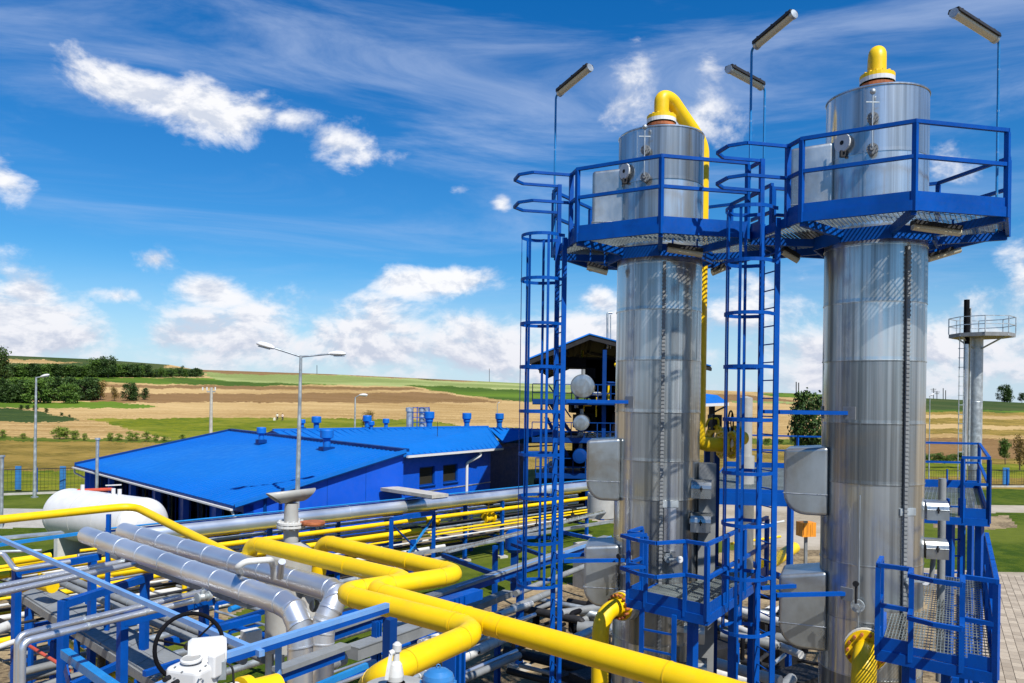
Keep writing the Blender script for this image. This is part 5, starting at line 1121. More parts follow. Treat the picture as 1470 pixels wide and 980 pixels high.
pipe('downpipe', 'white downpipe at the far left corner of the mono pitch roof', [eF-V((0, 0, .22)), eF-V((0, 0, .5)), eF-V((0, 0, .9))+du*.7, V((s1.x, s1.y, 0))-du*.12], .055, 'white_dirty', .1, 10)
wallq(T1, s0, g0, 0, zE, sl_(g0)-.13)
# puddle marks of worn coating on the roof
def onroof(px, py):
    n_ = (eF-eN).cross(rN-eN); d_ = ray(px, py); return V((0, 0, EYE))+d_*((eN-V((0, 0, EYE))).dot(n_)/d_.dot(n_))
def roofv(px, py, z, sc, lab, group=None, big=False):
    p = Q(px, py, z) if z else onroof(px, py)
    T = thing('roof_vent', lab, 'vent', p, 'blue ventilation cowls on the blue roofs')
    if not big: pr = [(.17, -.3), (.17, .42), (.3, .48), (.3, .80), (.27, .85), (0, .87)]
    else: pr = [(.30, -.3), (.30, .55), (.40, .75), (.40, .95), (.52, 1.05), (.52, 1.65), (.46, 1.7), (0, 1.7)]
    pr = [(r*sc, h*sc) for r, h in pr]; k = 2 if not big else 4
    MB().lathe(pr[:k+1], p, n=24, caps=False).build('shaft', 'roof_blue', T); MB().lathe(pr[k:], p, n=24, caps=False).build('cowl', 'roof_blue', T)
    MB().box(p+V((0, 0, -.05*sc)),   .55*sc, .55*sc, .22*sc, .65).build('flashing', 'trim_blue', T)
roofv(375, 632, 0, .88, 'blue roof cowl behind the tall double headed lamp post'); roofv(469, 643, 0, 1.1, 'blue roof cowl right of the double headed lamp post')
# second building
zE2 = 4.3; zR2 = 5.5
E0 = Q(583, 653, zE2); E1 = Q(720, 642, zE2); Rr0 = Q(400, 617, zR2); 
d2 = flat(E1-E0).normalized(); n2 = V((-d2.y, d2.x, 0))
dep = 13.
E1b = E0+d2*flat(E1-E0).length
K1 = Q(606, 616, zR2); 
T2 = thing('plant_building', 'second blue building with two windows, a white downpipe and big roof cowls', 'building', flat(E0))
a = E0-d2*10; Rd = Q(398, 618, zR2); Re = Q(750, 612, zR2); rdir = (Re-Rd).normalized()
Eex = E0+d2*(flat(E1-E0).length+0.)
Em = E0+(E0-Eex).normalized()*6
roofsheet(T2, Em, Eex, Q(700, 613.2, zR2), Q(392, 618.5, zR2), .55, rib=.07)
E3 = Q(722, 634, zE2+.25); E4 = Q(800, 634, zE2+.05); roofsheet(T2, E3, E4, Q(800, 616, zR2), Q(700, 613.2, zR2), .55, rib=.07)
roofsheet(T2, Q(392, 618.5, zR2), Q(700, 613.2, zR2), Q(700, 613.2, zR2)+V((-5, 9, -1.4)), Q(392, 618.5, zR2)+V((-5, 9, -1.4)), .8)
MB().bar(Q(392, 618, zR2)+V((0, 0, .05)), Q(700, 613, zR2)+V((0, 0, .05)), .3, .12, up=(0, 0, 1)).build('ridge_cap', 'roof_blue', T2)
MB().slab([Q(381, 624, zR2-.3), Q(430, 634, zR2-.9), Q(401, 616, zR2+.02)], .1).build('gable_trim', 'trim_blue', T2)
MB().bar(E0-n2*.1-V((0, 0, .1)), Eex-n2*.1-V((0, 0, .1)), .14, .13, up=(0, 0, 1)).build('gutter', 'white', T2)
MB().bar(Eex-V((0, 0, .05)), E4-V((0, 0, .25)), .1, .1, up=(0, 0, 1)).build('fascia', 'trim_blue', T2)
w0 = E0+n2*.7-d2*1.0; w1 = Eex+n2*.7-d2*.5; Lw = flat(w1-w0).length
# wall with two true window openings
def span(s0_, s1_, z0, z1, m='wall_blue', name='wall'): return wallq(T2, w0+d2*s0_, w0+d2*s1_, z0, z1, z1, m, .25, name)
def onw(px, py):   # distance along the wall and height at a photo pixel
    d_ = ray(px, py); A_ = w0; t = (A_.dot(n2))/(d_.dot(n2)) if abs(d_.dot(n2)) > 1e-6 else 50
    X = V((0, 0, EYE))+d_*t; return (flat(X)-flat(w0)).dot(d2), X.z
x0, zt1 = onw(600, 671); x1, zb1 = onw(622, 693); x2, zt2 = onw(634, 668); x3, zb2 = onw(655, 690)
z0_ = min(zb1, zb2)-.02; z1_ = max(zt1, zt2)+.02
span(0, x0, 0, zE2+.05); span(x0, x3, 0, z0_); span(x0, x3, z1_, zE2+.05); span(x1, x2, z0_, z1_); span(x3, Lw, 0, zE2+.05)
for (s, e) in ((x0, x1), (x2, x3)):
    p = w0+d2*s+n2*.06; q = w0+d2*e+n2*.06; W_ = MB().slab([V((p.x, p.y, z0_)), V((q.x, q.y, z0_)), V((q.x, q.y, z1_)), V((p.x, p.y, z1_))], .03).build('window', 'glass', T2)
    fr = MB()
    for z in (z0_+.04, z1_-.04): fr.bar(V((p.x, p.y, z))-n2*.05, V((q.x, q.y, z))-n2*.05, .08, .08, up=(0, 0, 1))
    for g in (p.lerp(q, .02), p.lerp(q, .98)): fr.bar(V((g.x, g.y, z0_))-n2*.05, V((g.x, g.y, z1_))-n2*.05, .08, .08, up=n2)
    fr.build('frame', 'trim_blue', W_)
    MB().bar(V((p.x, p.y, z0_-.04))-n2*.22, V((q.x, q.y, z0_-.04))-n2*.22, .12, .05, up=(0, 0, 1)).build('sill', 'trim_blue', W_)
MB().bar(flat(w0)-n2*.14+V((0, 0, z0_-.35)), flat(w1)-n2*.14+V((0, 0, z0_-.35)), .04, .06, up=(0, 0, 1)).build('wall_strip', 'galv', T2)
# dark recessed bay at the end
wallq(T2, w1, w1+n2*2.4, 0, zE2, zE2, 'trim_blue'); wallq(T2, w1+n2*2.4, w1+n2*2.4+d2*9, 0, zE2+.2, zE2+.2, 'trim_blue')
p = w1+n2*2.25+d2*2.2; MB().slab([V((p.x, p.y, 1.9)), V((p.x, p.y, 1.9))+d2*1.3, V((p.x, p.y, 3.4))+d2*1.3, V((p.x, p.y, 3.4))], .04).build('window', 'glass', T2)
xs, _ = onw(667, 660); q = w0+d2*xs-n2*.2
pipe('downpipe', 'white downpipe with a cranked head beside the two windows', [q+d2*.9+n2*-.45+V((0, 0, zE2-.1-q.z)), q+d2*.9-n2*.45+V((0, 0, zE2-.45-q.z)), q+V((0, 0, zE2-.9-q.z)), flat(q)+V((0, 0, .2))], .1, 'white', .12, 10)
pipe('conduit', 'small grey conduit bracket on the blue wall left of the two windows', [Q(583, 682, 2.6), Q(592, 682, 2.6), V((Q(592, 682, 2.6).x, Q(592, 682, 2.6).y, .5))], .03, 'white_dirty', .05, 8)
T = bars('entrance_canopy', 'flat grey canopy against the blue building above the long silver pipe', 'canopy', [('canopy', Q(558, 701, 3.6), Q(632, 712, 3.6), .9, .14, 'concrete'), ('fascia', Q(558, 703, 3.5), Q(632, 714, 3.5), .8, .1, 'trim_blue'), ('post', V((Q(560, 704, 3.5).x, Q(560, 704, 3.5).y, 0)), Q(560, 704, 3.5), .15, .15, 'trim_blue')])
for (x, y, s, big, lab) in ((616, 615, .72, True, 'leftmost of the three big blue cowls, beside the metal stacks'), (670, 614, .66, True, 'middle one of the three big blue cowls'), (717, 613.3, .64, True, 'rightmost of the three big blue cowls'),
        (434, 614, .7, False, 'smallest blue cowl just right of the lamp post'), (454, 617, 1.05, False, 'blue cowl between the lamp post and the bush'), (527, 614, 1.05, False, 'blue cowl in front of the bush, left one of two'), (533, 617, .7, False, 'low blue cowl in front of the bush'), (554, 614.5, .8, False, 'small blue cowl between the bush and the metal stacks')): roofv(x, y, zR2-.05, s, lab, big=big)
T = thing('boiler_stacks', 'group of shiny metal stacks in a blue ladder frame beyond the roof', 'chimney', flat(P(600, 612, 62)))
for (x, yt, Y) in ((588, 585, 62), (606, 585, 62.6), (612, 586, 63.4)):
    t = P(x, yt, Y); b = MB(); b.lathe([(.24, 0), (.24, t.z-.3), (.3, t.z-.3), (.3, t.z), (0, t.z+.05)], flat(t), (0, 0, 1), 16, caps=False); b.build('flue', 'galv', T)
for x in (593, 599, 616): a = P(x, 584, 62.3); MB().bar(flat(a)+V((0, 0, 3)), a, .07).build('frame_post', 'blue', T)
for y in (585, 592, 599, 606): MB().bar(P(593, y, 62.3), P(616, y, 62.3), .05).build('frame_bar', 'blue', T)
pipe('roof_rod', 'thin rod on the blue roof between two big cowls', [Q(628, 626, 5.1), Q(628, 626, 5.1)+V((0, 0, 1.0))], .02, 'dark', None, 6)
# ------------------------------------------------------------------ open process structure with canopy
T = thing('process_shelter', 'open blue steel process structure with a pitched canopy and stacked drums', 'building', flat(P(830, 730, 52)))
Yf = 50
def slabp(pts, th, nm, m): MB().slab(pts, th).build(nm, m, T)
A_ = P(757, 514, 47); B_ = P(846, 478, 50); C_ = P(1021, 524, 56); dv = V((2.5, 30, -.0))
slabp([A_, B_, B_+dv, A_+dv], .08, 'roof', 'roof_blue'); slabp([B_, C_, C_+dv, B_+dv], .08, 'roof', 'roof_blue'); dz_ = V((0, 0, -.12)); slabp([A_+dz_, B_+dz_, B_+dv+dz_, A_+dv+dz_], .06, 'shade_soffit', 'black'); slabp([B_+dz_, C_+dz_, C_+dv+dz_, B_+dv+dz_], .06, 'shade_soffit', 'black')  # black sheets, purlins and dark rafters paint the shade under the roof
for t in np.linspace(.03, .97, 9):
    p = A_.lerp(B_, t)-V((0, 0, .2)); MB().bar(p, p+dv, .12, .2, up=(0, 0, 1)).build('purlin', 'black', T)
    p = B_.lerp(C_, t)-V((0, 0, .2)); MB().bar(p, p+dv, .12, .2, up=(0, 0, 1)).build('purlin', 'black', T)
for k in (0., .5, 1.):
    MB().bar(A_+dv*k-V((0, 0, .3)), B_+dv*k-V((0, 0, .3)), .12, .22, up=(0, 0, 1)).build('rafter', 'dark', T); MB().bar(B_+dv*k-V((0, 0, .3)), C_+dv*k-V((0, 0, .3)), .12, .22, up=(0, 0, 1)).build('rafter', 'dark', T)
for (px, Y) in ((800, 50), (868, 51), (900, 53), (800, 62), (868, 63), (985, 60)): p = P(px, 500, Y); MB().bar(flat(p), V((p.x, p.y, 10.9)), .25, .25).build('column', 'trim_blue', T)
for li, z in enumerate((7.55, 5.15, 2.9)):
    x0 = 764 if li < 2 else 770; a = P(x0, 600, 50); a.z = z; e = P(895, 600, 50); e.z = z
    MB().slab([a, e, e+V((1.5, 12, 0)), a+V((1.5, 12, 0))], .2).build('deck', 'trim_blue', T)
    MB().bar(a, e, .3, .3, up=(0, 0, 1)).build('edge_beam', 'trim_blue', T)  # darker blue on edge beams and handrails stands in for their shade
    for h in (.55, 1.1): MB().bar(a+V((0, 0, h)), e+V((0, 0, h)), .055).build('handrail', 'trim_blue', T)
    n = 7
    for k in range(n+1): p = a.lerp(e, k/n); MB().bar(p, p+V((0, 0, 1.1)), .055).build('rail_post', 'trim_blue', T)
for (s, e) in (((785, 600), (815, 655)), ((788, 575), (820, 622))):
    p = P(*s, 51); q = P(*e, 51)
    for dy in (0, .9): MB().bar(p+V((0, dy, 0)), q+V((0, dy, 0)), .06, .2).build('stair_stringer', 'trim_blue', T); MB().bar(p+V((0, dy, 1)), q+V((0, dy, 1)), .05).build('stair_rail', 'trim_blue', T)
    for k in range(9): g = p.lerp(q, k/8); MB().box(g+V((0, .45, 0)), .3, .9, .04).build('stair_step', 'dark', T)
for (x, y, r, Y, lab) in ((836, 554, .74, 49.3, 'uppermost and largest drum end in the open process structure'), (834, 607, .5, 49.3, 'middle drum end in the open process structure'), (832, 655, .45, 49.3, 'lowest drum end in the open process structure')):
    p = P(x, y, Y); H = thing('process_drum', lab, 'vessel', p); ax = V((.12, 1, 0)).normalized()
    MB().lathe([(0, -.05), (r*.6, -.04), (r*.93, -.01), (r, .05), (r, 5), (0, 5)], p, ax, 32, caps=False).build('shell', 'alu_box' if r > .46 else 'trim_blue', H)
    MB().tube([p+ax*1.4+V((0, 0, r*.9)), p+ax*1.4+V((0, 0, r+.35))], .12, 12).build('nozzle', 'grey_dull', H)
random.seed(3)
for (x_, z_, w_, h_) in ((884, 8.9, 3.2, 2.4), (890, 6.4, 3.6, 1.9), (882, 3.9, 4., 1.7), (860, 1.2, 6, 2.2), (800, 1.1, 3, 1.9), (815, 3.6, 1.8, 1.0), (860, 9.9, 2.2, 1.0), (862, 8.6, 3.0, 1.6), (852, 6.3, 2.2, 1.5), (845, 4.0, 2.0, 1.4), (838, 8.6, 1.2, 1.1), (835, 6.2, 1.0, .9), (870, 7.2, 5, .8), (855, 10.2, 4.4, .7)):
    p = P(x_, 600, 55); MB().box(V((p.x, p.y, z_)), w_, 3, h_).build('filler_block', 'black', T)  # black boxes added as a backdrop, painting the dark interior behind the drums
for k in range(60):
    p = P(random.uniform(822, 905), random.uniform(520, 690), random.uniform(51, 58)); q = p+V((random.choice([0, random.uniform(-2, 2)]), random.uniform(-1, 1), random.uniform(-1.6, 1.6)))
    MB().tube([p, V((q.x, q.y, p.z)), q], random.choice([.05, .08, .14]), 8, bend=.1).build('clutter_pipe', random.choice(['dark', 'grey_dull', 'galv', 'trim_blue', 'yellow']), T)
for k in range(14):
    p = P(random.uniform(775, 905), 700, random.uniform(50.5, 56)); h = random.uniform(.8, 2.4); MB().box(V((p.x, p.y, h/2)), random.uniform(.5, 1.6), random.uniform(.4, 1), h).build('filler_block', random.choice(['dark', 'grey_dull', 'blue', 'black']), T)
pipe('vent_pipe', 'thin hooked vent pipe above the canopy of the open process structure', [P(872, 500, 52), P(872, 449, 52), P(879, 449, 52)], .07, 'galv', .1, 8); pipe('vent_pipe', 'second thinner vent pipe beside the hooked one', [P(876.5, 500, 52), P(876.5, 452, 52)], .04, 'galv', None, 8)
T = thing('small_shelter', 'small blue pitched roof on a dark post beyond the looping pipe', 'building', flat(P(1020, 600, 34)))
a = P(1000, 577, 34); MB().slab([P(990, 580, 33), P(1046, 578, 33), P(1030, 567, 38), P(985, 561, 38)], .08).build('roof', 'roof_blue', T); MB().bar(P(990, 582, 33), P(1046, 580, 33), .1, .12, up=(0, 0, 1)).build('gutter', 'white', T)
p = P(1022, 582, 35); MB().bar(p, flat(p), .22, .22).build('post', 'dark', T); MB().bar(P(1024, 592, 35), P(1042, 583, 34), .06).build('strut', 'dark', T)
# ------------------------------------------------------------------ white tank
T = thing('storage_tank', 'white horizontal storage tank with rounded ends on saddles', 'tank', flat(P(135, 745, 36)))
e0 = P(98, 741, 37.5); e1 = P(205, 757, 34.5)
e0.z = e1.z = 2.0; ax = (e1-e0).normalized(); r = 1.18; Lt = (e1-e0).length
pr = [(0, -.62)]+[(r*math.sin(t*pi/2/8), -.62*math.cos(t*pi/2/8)) for t in range(1, 9)]+[(r, Lt)]+[(r*math.cos(t*pi/2/8), Lt+.62*math.sin(t*pi/2/8)) for t in range(1, 9)]
MB().lathe(pr, e0, ax, 48, caps=False).build('shell', 'white', T)
for t in (.02, .34, .66, .98): MB().tube([e0+ax*(Lt*t-.02), e0+ax*(Lt*t+.02)], r+.006, 48).build('weld_band', 'white_dirty', T)
for t in (.12, .85):
    p = e0+ax*(Lt*t); MB().bar(flat(p), V((p.x, p.y, 1.5)), .3, 1.9, up=ax.cross(V((0, 0, 1)))).build('saddle', 'white_dirty', T)
for t in (.2, .62, .7): p = e0+ax*(Lt*t)+V((0, 0, r-.05)); MB().tube([p, p+V((0, 0, .3))], .09, 12).build('nozzle', 'white', T)
p = e0+ax*(Lt*.62)+V((0, 0, r+.32)); MB().bar(p-V((.35, 0, -.06)), p+V((.35, 0, .1)), .05).build('valve_lever', 'white', T)
MB().tube([P(110, 725, 37), P(110, 704, 37), P(163, 702, 37), P(163, 722, 37)], .08, 10, bend=.15).build('vent_loop', 'red_pipe', T)
# ------------------------------------------------------------------ lamp posts and poles
def lamppost(px, pyb, Y, pyt, heads, lab, r=.075, lean=0):
    t = P(px, pyt, Y); g = V((t.x+lean, t.y, float(tz(np.array(t.x/t.y), np.array(t.y))))); T = thing('street_lamp', lab, 'lamp', g)
    MB().tube([g, g.lerp(t, .5), t], [r*1.3, r, r*.62], 12).build('pole', 'galv', T); MB().tube([g, g+V((0, 0, .08))], r*2.4, 12).build('base_plate', 'galv', T)
    for (hx, hy, ax_, ay_) in heads:
        h = P(hx, hy, Y); a = P(ax_, ay_, Y); d = flat(a-h).normalized()
        MB().tube([t-V((0, 0, .05)), h], r*.42, 8).build('arm', 'galv', T)
        L = (a-h).length; b = MB(); vs = []; n = 12
        pr = [(0, .35), (.15, .75), (.45, 1.), (.75, .9), (.95, .5), (1, .12)]; ring = []
        for (s, w_) in pr:
            for j in range(n): an = 2*pi*j/n; z = math.sin(an)*.2*w_*L; z = z if z > 0 else z*.55; ring.append(h.lerp(a, s)+d.cross(V((0, 0, 1)))*(math.cos(an)*.28*w_*L)+V((0, 0, z)))
        fs = [(i*n+j, i*n+(j+1) % n, (i+1)*n+(j+1) % n, (i+1)*n+j) for i in range(len(pr)-1) for j in range(n)]+[tuple(range(n)), tuple(range(5*n, 6*n))]
        b.add(ring, fs, True); b.build('head', 'white', T)
        b = MB(); b.bar(h.lerp(a, .3)-V((0, 0, .11*L)), h.lerp(a, .88)-V((0, 0, .11*L)), .26*L, .05*L, up=(0, 0, 1)); b.build('lens', 'galv', T)
lamppost(432, 860, 31, 510, [(395, 500, 368, 493), (472, 508, 497, 508)], 'tall double headed street lamp in front of the blue building', .09, -.1)
lamppost(52, 723, 58, 541, [(58, 541, 71, 538)], 'single headed street lamp in the meadow at the left', .1)
lamppost(510, 615, 92, 570, [(516, 567, 528, 567)], 'distant single headed street lamp beside the roof bush', .12)
lamppost(714, 600, 120, 580, [(714.5, 579, 717.5, 577)], 'far small street lamp above the big roof cowl', .08)
lamppost(1335, 700, 70, 569, [(1334, 568, 1341, 565)], 'thin street lamp right behind the tall right column', .05)
for (x, yt, Y, r, lab) in ((140, 631, 45, .09, 'bare grey pole standing in front of the roof corner at the left'), (3, 656, 45, .1, 'bare grey pole cut by the left edge of the picture')):
    p = P(x, yt, Y); T = pipe('steel_pole', lab, [flat(p), p], r, 'galv', None, 10); tag(T, cat='pole'); T['category'] = 'pole'; MB().tube([p, p+V((0, 0, .1))], r*1.6, 10).build('cap', 'galv', T)
T = thing('utility_pole', 'pale concrete power pole behind the mono pitch roof', 'pole', flat(P(303, 620, 100)))
p = P(303.5, 556, 100); MB().tube([flat(p), p], [.26, .17], 8).build('pole', 'concrete', T); MB().bar(P(297, 562, 100), P(309, 562, 100), .14).build('cross_arm', 'galv', T)
for x in (291, 297, 309): q = P(x, 560, 100); MB().tube([q, q+V((0, 0, .4))], .09, 8).build('insulator', 'white', T)
# far masts and pylons
def mast(px, pyt, pyb, r, lab, arms=False, Y=None):
    g = G(px, pyb) if Y is None else P(px, pyb, Y); t = P(px, pyt, g.y); T = thing('far_mast', lab, 'mast', g); MB().tube([g, t], r, 6).build('pole', 'dark', T)
    if arms:
        for (y, w_) in ((pyt+1.5, 4), (pyt+4, 3)): MB().bar(P(px-w_, y, g.y), P(px+w_, y, g.y), .5).build('cross_arm', 'dark', T)
for i, (x, t, b_, r, lab, ar) in enumerate(((455, 524, 537, .3, 'thin mast on the horizon right of the double lamp', False), (702.5, 529, 547, .3, 'thin mast on the horizon left of the caged ladder', False), (1143, 548, 567, .5, 'left pole of the close pair on the horizon beside the right column', False), (1146.5, 549, 567, .5, 'right pole of the close pair on the horizon beside the right column', False),
        (1340, 557, 572, .35, 'first of the small power poles on the right horizon', True), (1345, 561, 573, .35, 'second of the small power poles on the right horizon', True), (1354, 557, 573, .4, 'left pole of the right hand pair on the right horizon', False), (1357.5, 560, 573, .4, 'right pole of the right hand pair on the right horizon', False))):
    mast(x, t, b_, r, lab, ar)
# ------------------------------------------------------------------ small chimney tower with round platform
Yc = 76; c = P(1402, 480, Yc); T = thing('flare_tower', 'slim grey column with a polygonal railed platform on the right horizon', 'tower', flat(c))
g0 = flat(c); zt = c.z; r = .58
MB().lathe([(r, 0), (r, 4), (r+.02, 4), (r, 4.05), (r, 8), (r+.02, 8), (r, 8.05), (r, zt)], g0, n=28, caps=False).build('shaft', 'galv', T)
oc = V((P(1404, 480, Yc).x, Yc-.6, 0)); pl_ = [oc+V((2.75*math.cos(k*pi/4+.35), 2.75*math.sin(k*pi/4+.35), zt)) for k in range(8)]
MB().slab(pl_, .35).build('deck', 'grey_dull', T)
for k in range(8):
    p, q = pl_[k], pl_[(k+1) % 8]; MB().bar(p, p+V((0, 0, 1.5)), .07).build('rail_post', 'galv', T)
    for h in (.75, 1.5): MB().bar(p+V((0, 0, h)), q+V((0, 0, h)), .07).build('handrail', 'galv', T)
    if k % 2 == 0: MB().bar(p-V((0, 0, .2)), g0+V((0, 0, zt-1.6)), .12).build('strut', 'galv', T)
p = P(1388, 430, Yc-.9); MB().tube([flat(p), V((p.x, p.y, zt-1))], .22, 10).build('flue', 'alu', T); MB().tube([V((p.x, p.y, zt-1)), p], .25, 10).build('flue_tip', 'black', T)
p = P(1393.5, 442, Yc-.9); MB().tube([V((p.x, p.y, 2)), p, p+V((-.3, 0, 0))], .12, 8).build('vent_pipe', 'galv', T)
for x in (1377.5, 1384): p = P(x, 500, Yc-1); MB().bar(flat(p), V((p.x, p.y, zt-.3)), .06).build('ladder_rail', 'galv', T)
for k in range(15): a = P(1375.5, 500+k*13.5, Yc-1); e = P(1386, 500+k*13.5, Yc-1); MB().bar(a, e, .06).build('ladder_rung', 'galv', T)
# ------------------------------------------------------------------ fences
def fence(pts, lab, h=1.6, panel=4.2, m='trim_blue', every=1, bars_=True, postw=.12):
    T = thing('mesh_fence', lab, 'fence', flat(V(pts[0]))); n = 0
    for i in range(len(pts)-1):
        a, e = flat(V(pts[i])), flat(V(pts[i+1])); L = (e-a).length; d = (e-a)/L; k = max(1, round(L/panel))
        MB().bar(a+V((0, 0, .08)), e+V((0, 0, .08)), .15, .16, up=(0, 0, 1)).build('plinth', 'concrete', T)
        for j in range(k+1):
            p = a+d*(L*j/k); MB().bar(p, p+V((0, 0, h+.1)), postw, postw, up=d).build('post', 'blue' if m == 'trim_blue' else m, T)
            if j < k:
                q = a+d*(L*(j+1)/k); w_ = MB()
                for z in (.25, h): w_.bar(p+V((0, 0, z)), q+V((0, 0, z)), .05)
                s = .25
                for t in range(1, int(L/k/s)): g = p+d*(s*t); w_.bar(g+V((0, 0, .25)), g+V((0, 0, h)), .012)
                for t in range(1, int(h/s)): w_.bar(p+V((0, 0, .25+s*t)), q+V((0, 0, .25+s*t)), .012)
                w_.build('mesh_panel', 'dark', T)
    return T
a = Q(-30, 712, 0); e = Q(205, 704, 0); T = fence([a, e], 'dark mesh fence with wide blue boards in the meadow at the left', 1.9, 3.6)
for x in (27, 91):
    p = Q(x, 706, 0); MB().box(V((p.x, p.y-.1, 1.1)), .42, .1, 1.8, .05).build('blue_board', 'dome_blue', T)
a = Q(1180, 700, 0); e = Q(1530, 699, 0); fence([a, e], 'dark mesh fence behind the lawn at the right', 1.6, 3.2)
p = Q(1442, 697, 0); MB().box(V((p.x, p.y-.2, .9)), .6, .1, 1.7, .0).build('electric_board', 'dome_blue'); o = bpy.data.objects['electric_board']; tag(o, 'narrow blue board fixed on the right mesh fence', 'board')
# ------------------------------------------------------------------ trees and shrubs
def crownmesh(seed_, blobs, n, leaf, name, m, flat_=.8):
    rg = np.random.default_rng(seed_); vs = []; c_ = []
    for k in range(n):
        bx, by, bz, br = blobs[rg.integers(len(blobs))]; d = rg.normal(size=3); d /= np.linalg.norm(d); rr = br*(rg.random()**.38)*(1+.16*rg.normal()); p = np.array([bx, by, bz])+d*rr*np.array([1, 1, flat_])
        u = rg.normal(size=3); u /= np.linalg.norm(u); v = np.cross(u, rg.normal(size=3)); v /= np.linalg.norm(v); s = leaf*(.6+.8*rg.random()); a = p+u*s; b_ = p-u*s; q = p+v*s*.55; t = p-v*s*.55; vs += [a, q, b_, t]
    me = bpy.data.meshes.new(name); me.from_pydata([tuple(x) for x in vs], [], [(4*i, 4*i+1, 4*i+2, 4*i+3) for i in range(n)]); me.materials.append(MATS[m]); return me
def blobset(rg, n, w_=.55, h0=.35, h1=.95):
    o = []
    for k in range(n):
        t = (k+.5)/n; z = h0+(h1-h0)*t; a = rg.random()*6.28; r = w_*(1-.55*abs(t-.4))*rg.random()**.5*.75; o.append((r*math.cos(a), r*math.sin(a), z, .13+.11*rg.random()))
    return o
CRM = []
for i, (m, w_, h0, n, lf) in enumerate((('leaf', .42, .32, 2600, .03), ('leaf_dark', .5, .25, 2600, .03), ('leaf_rust', .3, .2, 1500, .028), ('leaf_light', .45, .15, 1500, .035), ('leaf_dark', .34, .15, 2200, .03), ('leaf', .6, .2, 2400, .035), ('leaf_dark', .62, .06, 3600, .036), ('leaf', .58, .06, 3600, .034))):
    CRM.append(crownmesh(100+i, blobset(np.random.default_rng(50+i), 16 if i < 6 else 34, w_, h0), n, lf, 'crown', m))
trk = MB(); trk.tube([(0, 0, -.05), (.01, .01, .3), (0, .02, .75)], [.028, .02, .008], 8)
for a in (.3, 1.7, 3.2, 4.6, 5.6): trk.tube([(0, 0, .22+a*.05), (.16*math.cos(a), .16*math.sin(a), .42+a*.04), (.26*math.cos(a), .26*math.sin(a), .6+a*.03)], [.014, .009, .004], 6)
tmp = trk.build('trunk', 'bark'); TRM = tmp.data; bpy.data.objects.remove(tmp)
def tree(px, pyb, hpx, kind, lab, group=None, name='tree', wd=1., Y=None, cat='tree', z=None):
    g = G(px, pyb) if Y is None else P(px, pyb, Y); s = hpx/F*g.y; T = thing(name, lab, cat, g, group); T.rotation_euler.z = (px*7.13) % 6.28; T.scale = (s*wd, s*wd, s)
    for nm, me in (('trunk', TRM), ('crown', CRM[kind])): o = bpy.data.objects.new(nm, me); COL.objects.link(o); o.parent = T
    return T
tree(155, 543, 31, 1, 'large dark tree rising above the hedge on the left hill', wd=.95); tree(138, 541, 26, 0, 'broader dark tree just left of the tallest hedge tree', wd=1.3); tree(-8, 560, 62, 1, 'sparse dark tree cut by the left edge of the picture', wd=.8)
tree(187, 575, 25, 6, 'small round tree standing alone right of the dark thicket'); tree(208, 574, 17, 4, 'low dark bush right of the small round tree', wd=1.2)
tree(145, 574, 27, 2, 'reddish shrub at the right end of the dark thicket'); tree(164, 575, 20, 2, 'thin reddish shrub between the thicket and the round tree'); tree(262, 539, 14, 4, 'small dark conifer at the right end of the hill hedge', wd=.7); tree(256, 539, 11, 1, 'small dark bush beside the hill hedge conifer')
tree(232, 542, 14, 0, 'small tree in the pale field below the hill hedge'); tree(220, 541, 10, 3, 'light shrub in the pale field below the hill hedge')
random.seed(11); i = 0
for x in np.arange(-40, 136, 9.5):
    y = 575+random.uniform(-2, 4); h = random.uniform(24, 33)*(1.1 if x < 60 else 1); tree(float(x)+random.uniform(-3, 3), y, h, random.choice([6, 6, 7]), 'dark leafy tree of the dense thicket at the left', 'dark trees of the thicket at the left', 'thicket_tree', 1.15); i += 1
for x in np.arange(-40, 128, 12): tree(float(x)+random.uniform(-4, 4), 567+random.uniform(-2, 2), random.uniform(18, 23), random.choice([6, 6, 7]), 'dark leafy tree of the dense thicket at the left', 'dark trees of the thicket at the left', 'thicket_tree', 1.3)
for x in np.arange(-40, 290, 6): tree(float(x)+random.uniform(-3, 3), 541-max(0, (x-200))*.01, random.uniform(14, 19) if x < 210 else random.uniform(9, 12), random.choice([6, 6, 7]), 'dark tree of the long hedge across the left hill', 'trees of the hedge across the left hill', 'hedge_tree', 1.5)
for (x, y, h) in ((30, 588, 7), (40, 588, 7), (50, 590, 8), (66, 592, 6), (88, 597, 5), (100, 599, 4)): tree(x, y, h, 4, 'low dark bush on the bank below the thicket', 'low dark bushes on the bank below the thicket', 'bush', 1.6, cat='bush')
for (x, y, h, w_) in ((85, 630, 17, 1.5), (95, 630, 16, 1.6), (105, 631, 13, 1.5), (3, 629, 12, 1.2), (32, 630, 8, 1.6), (120, 632, 10, 1.2), (160, 633, 12, 1.2), (170, 632, 10, 1.5), (185, 633, 14, 1.1), (196, 633, 12, 1.3), (210, 634, 15, 1.1), (222, 633, 10, 1.5), (236, 633, 8, 1.6), (262, 632, 9, 1.4)):
    tree(x, y, h, 3, 'pale green weed tuft along the edge of the dry meadow', 'weed tufts along the edge of the dry meadow', 'weed_tuft', w_, cat='plant')
tree(528, 616, 26, 2, 'loose reddish green bush beyond the blue roof', wd=1.2, name='bush', cat='bush', Y=95)
tree(1166, 645, 80, 6, 'leafy dark tree between the columns beside the right one', wd=.8, Y=64); tree(1442, 577, 24, 6, 'dark round tree on the right horizon', wd=.9); tree(1467, 578, 14, 1, 'dark tree at the right edge of the horizon'); tree(1449, 575, 8, 4, 'tiny bush beside the dark round tree on the right horizon')
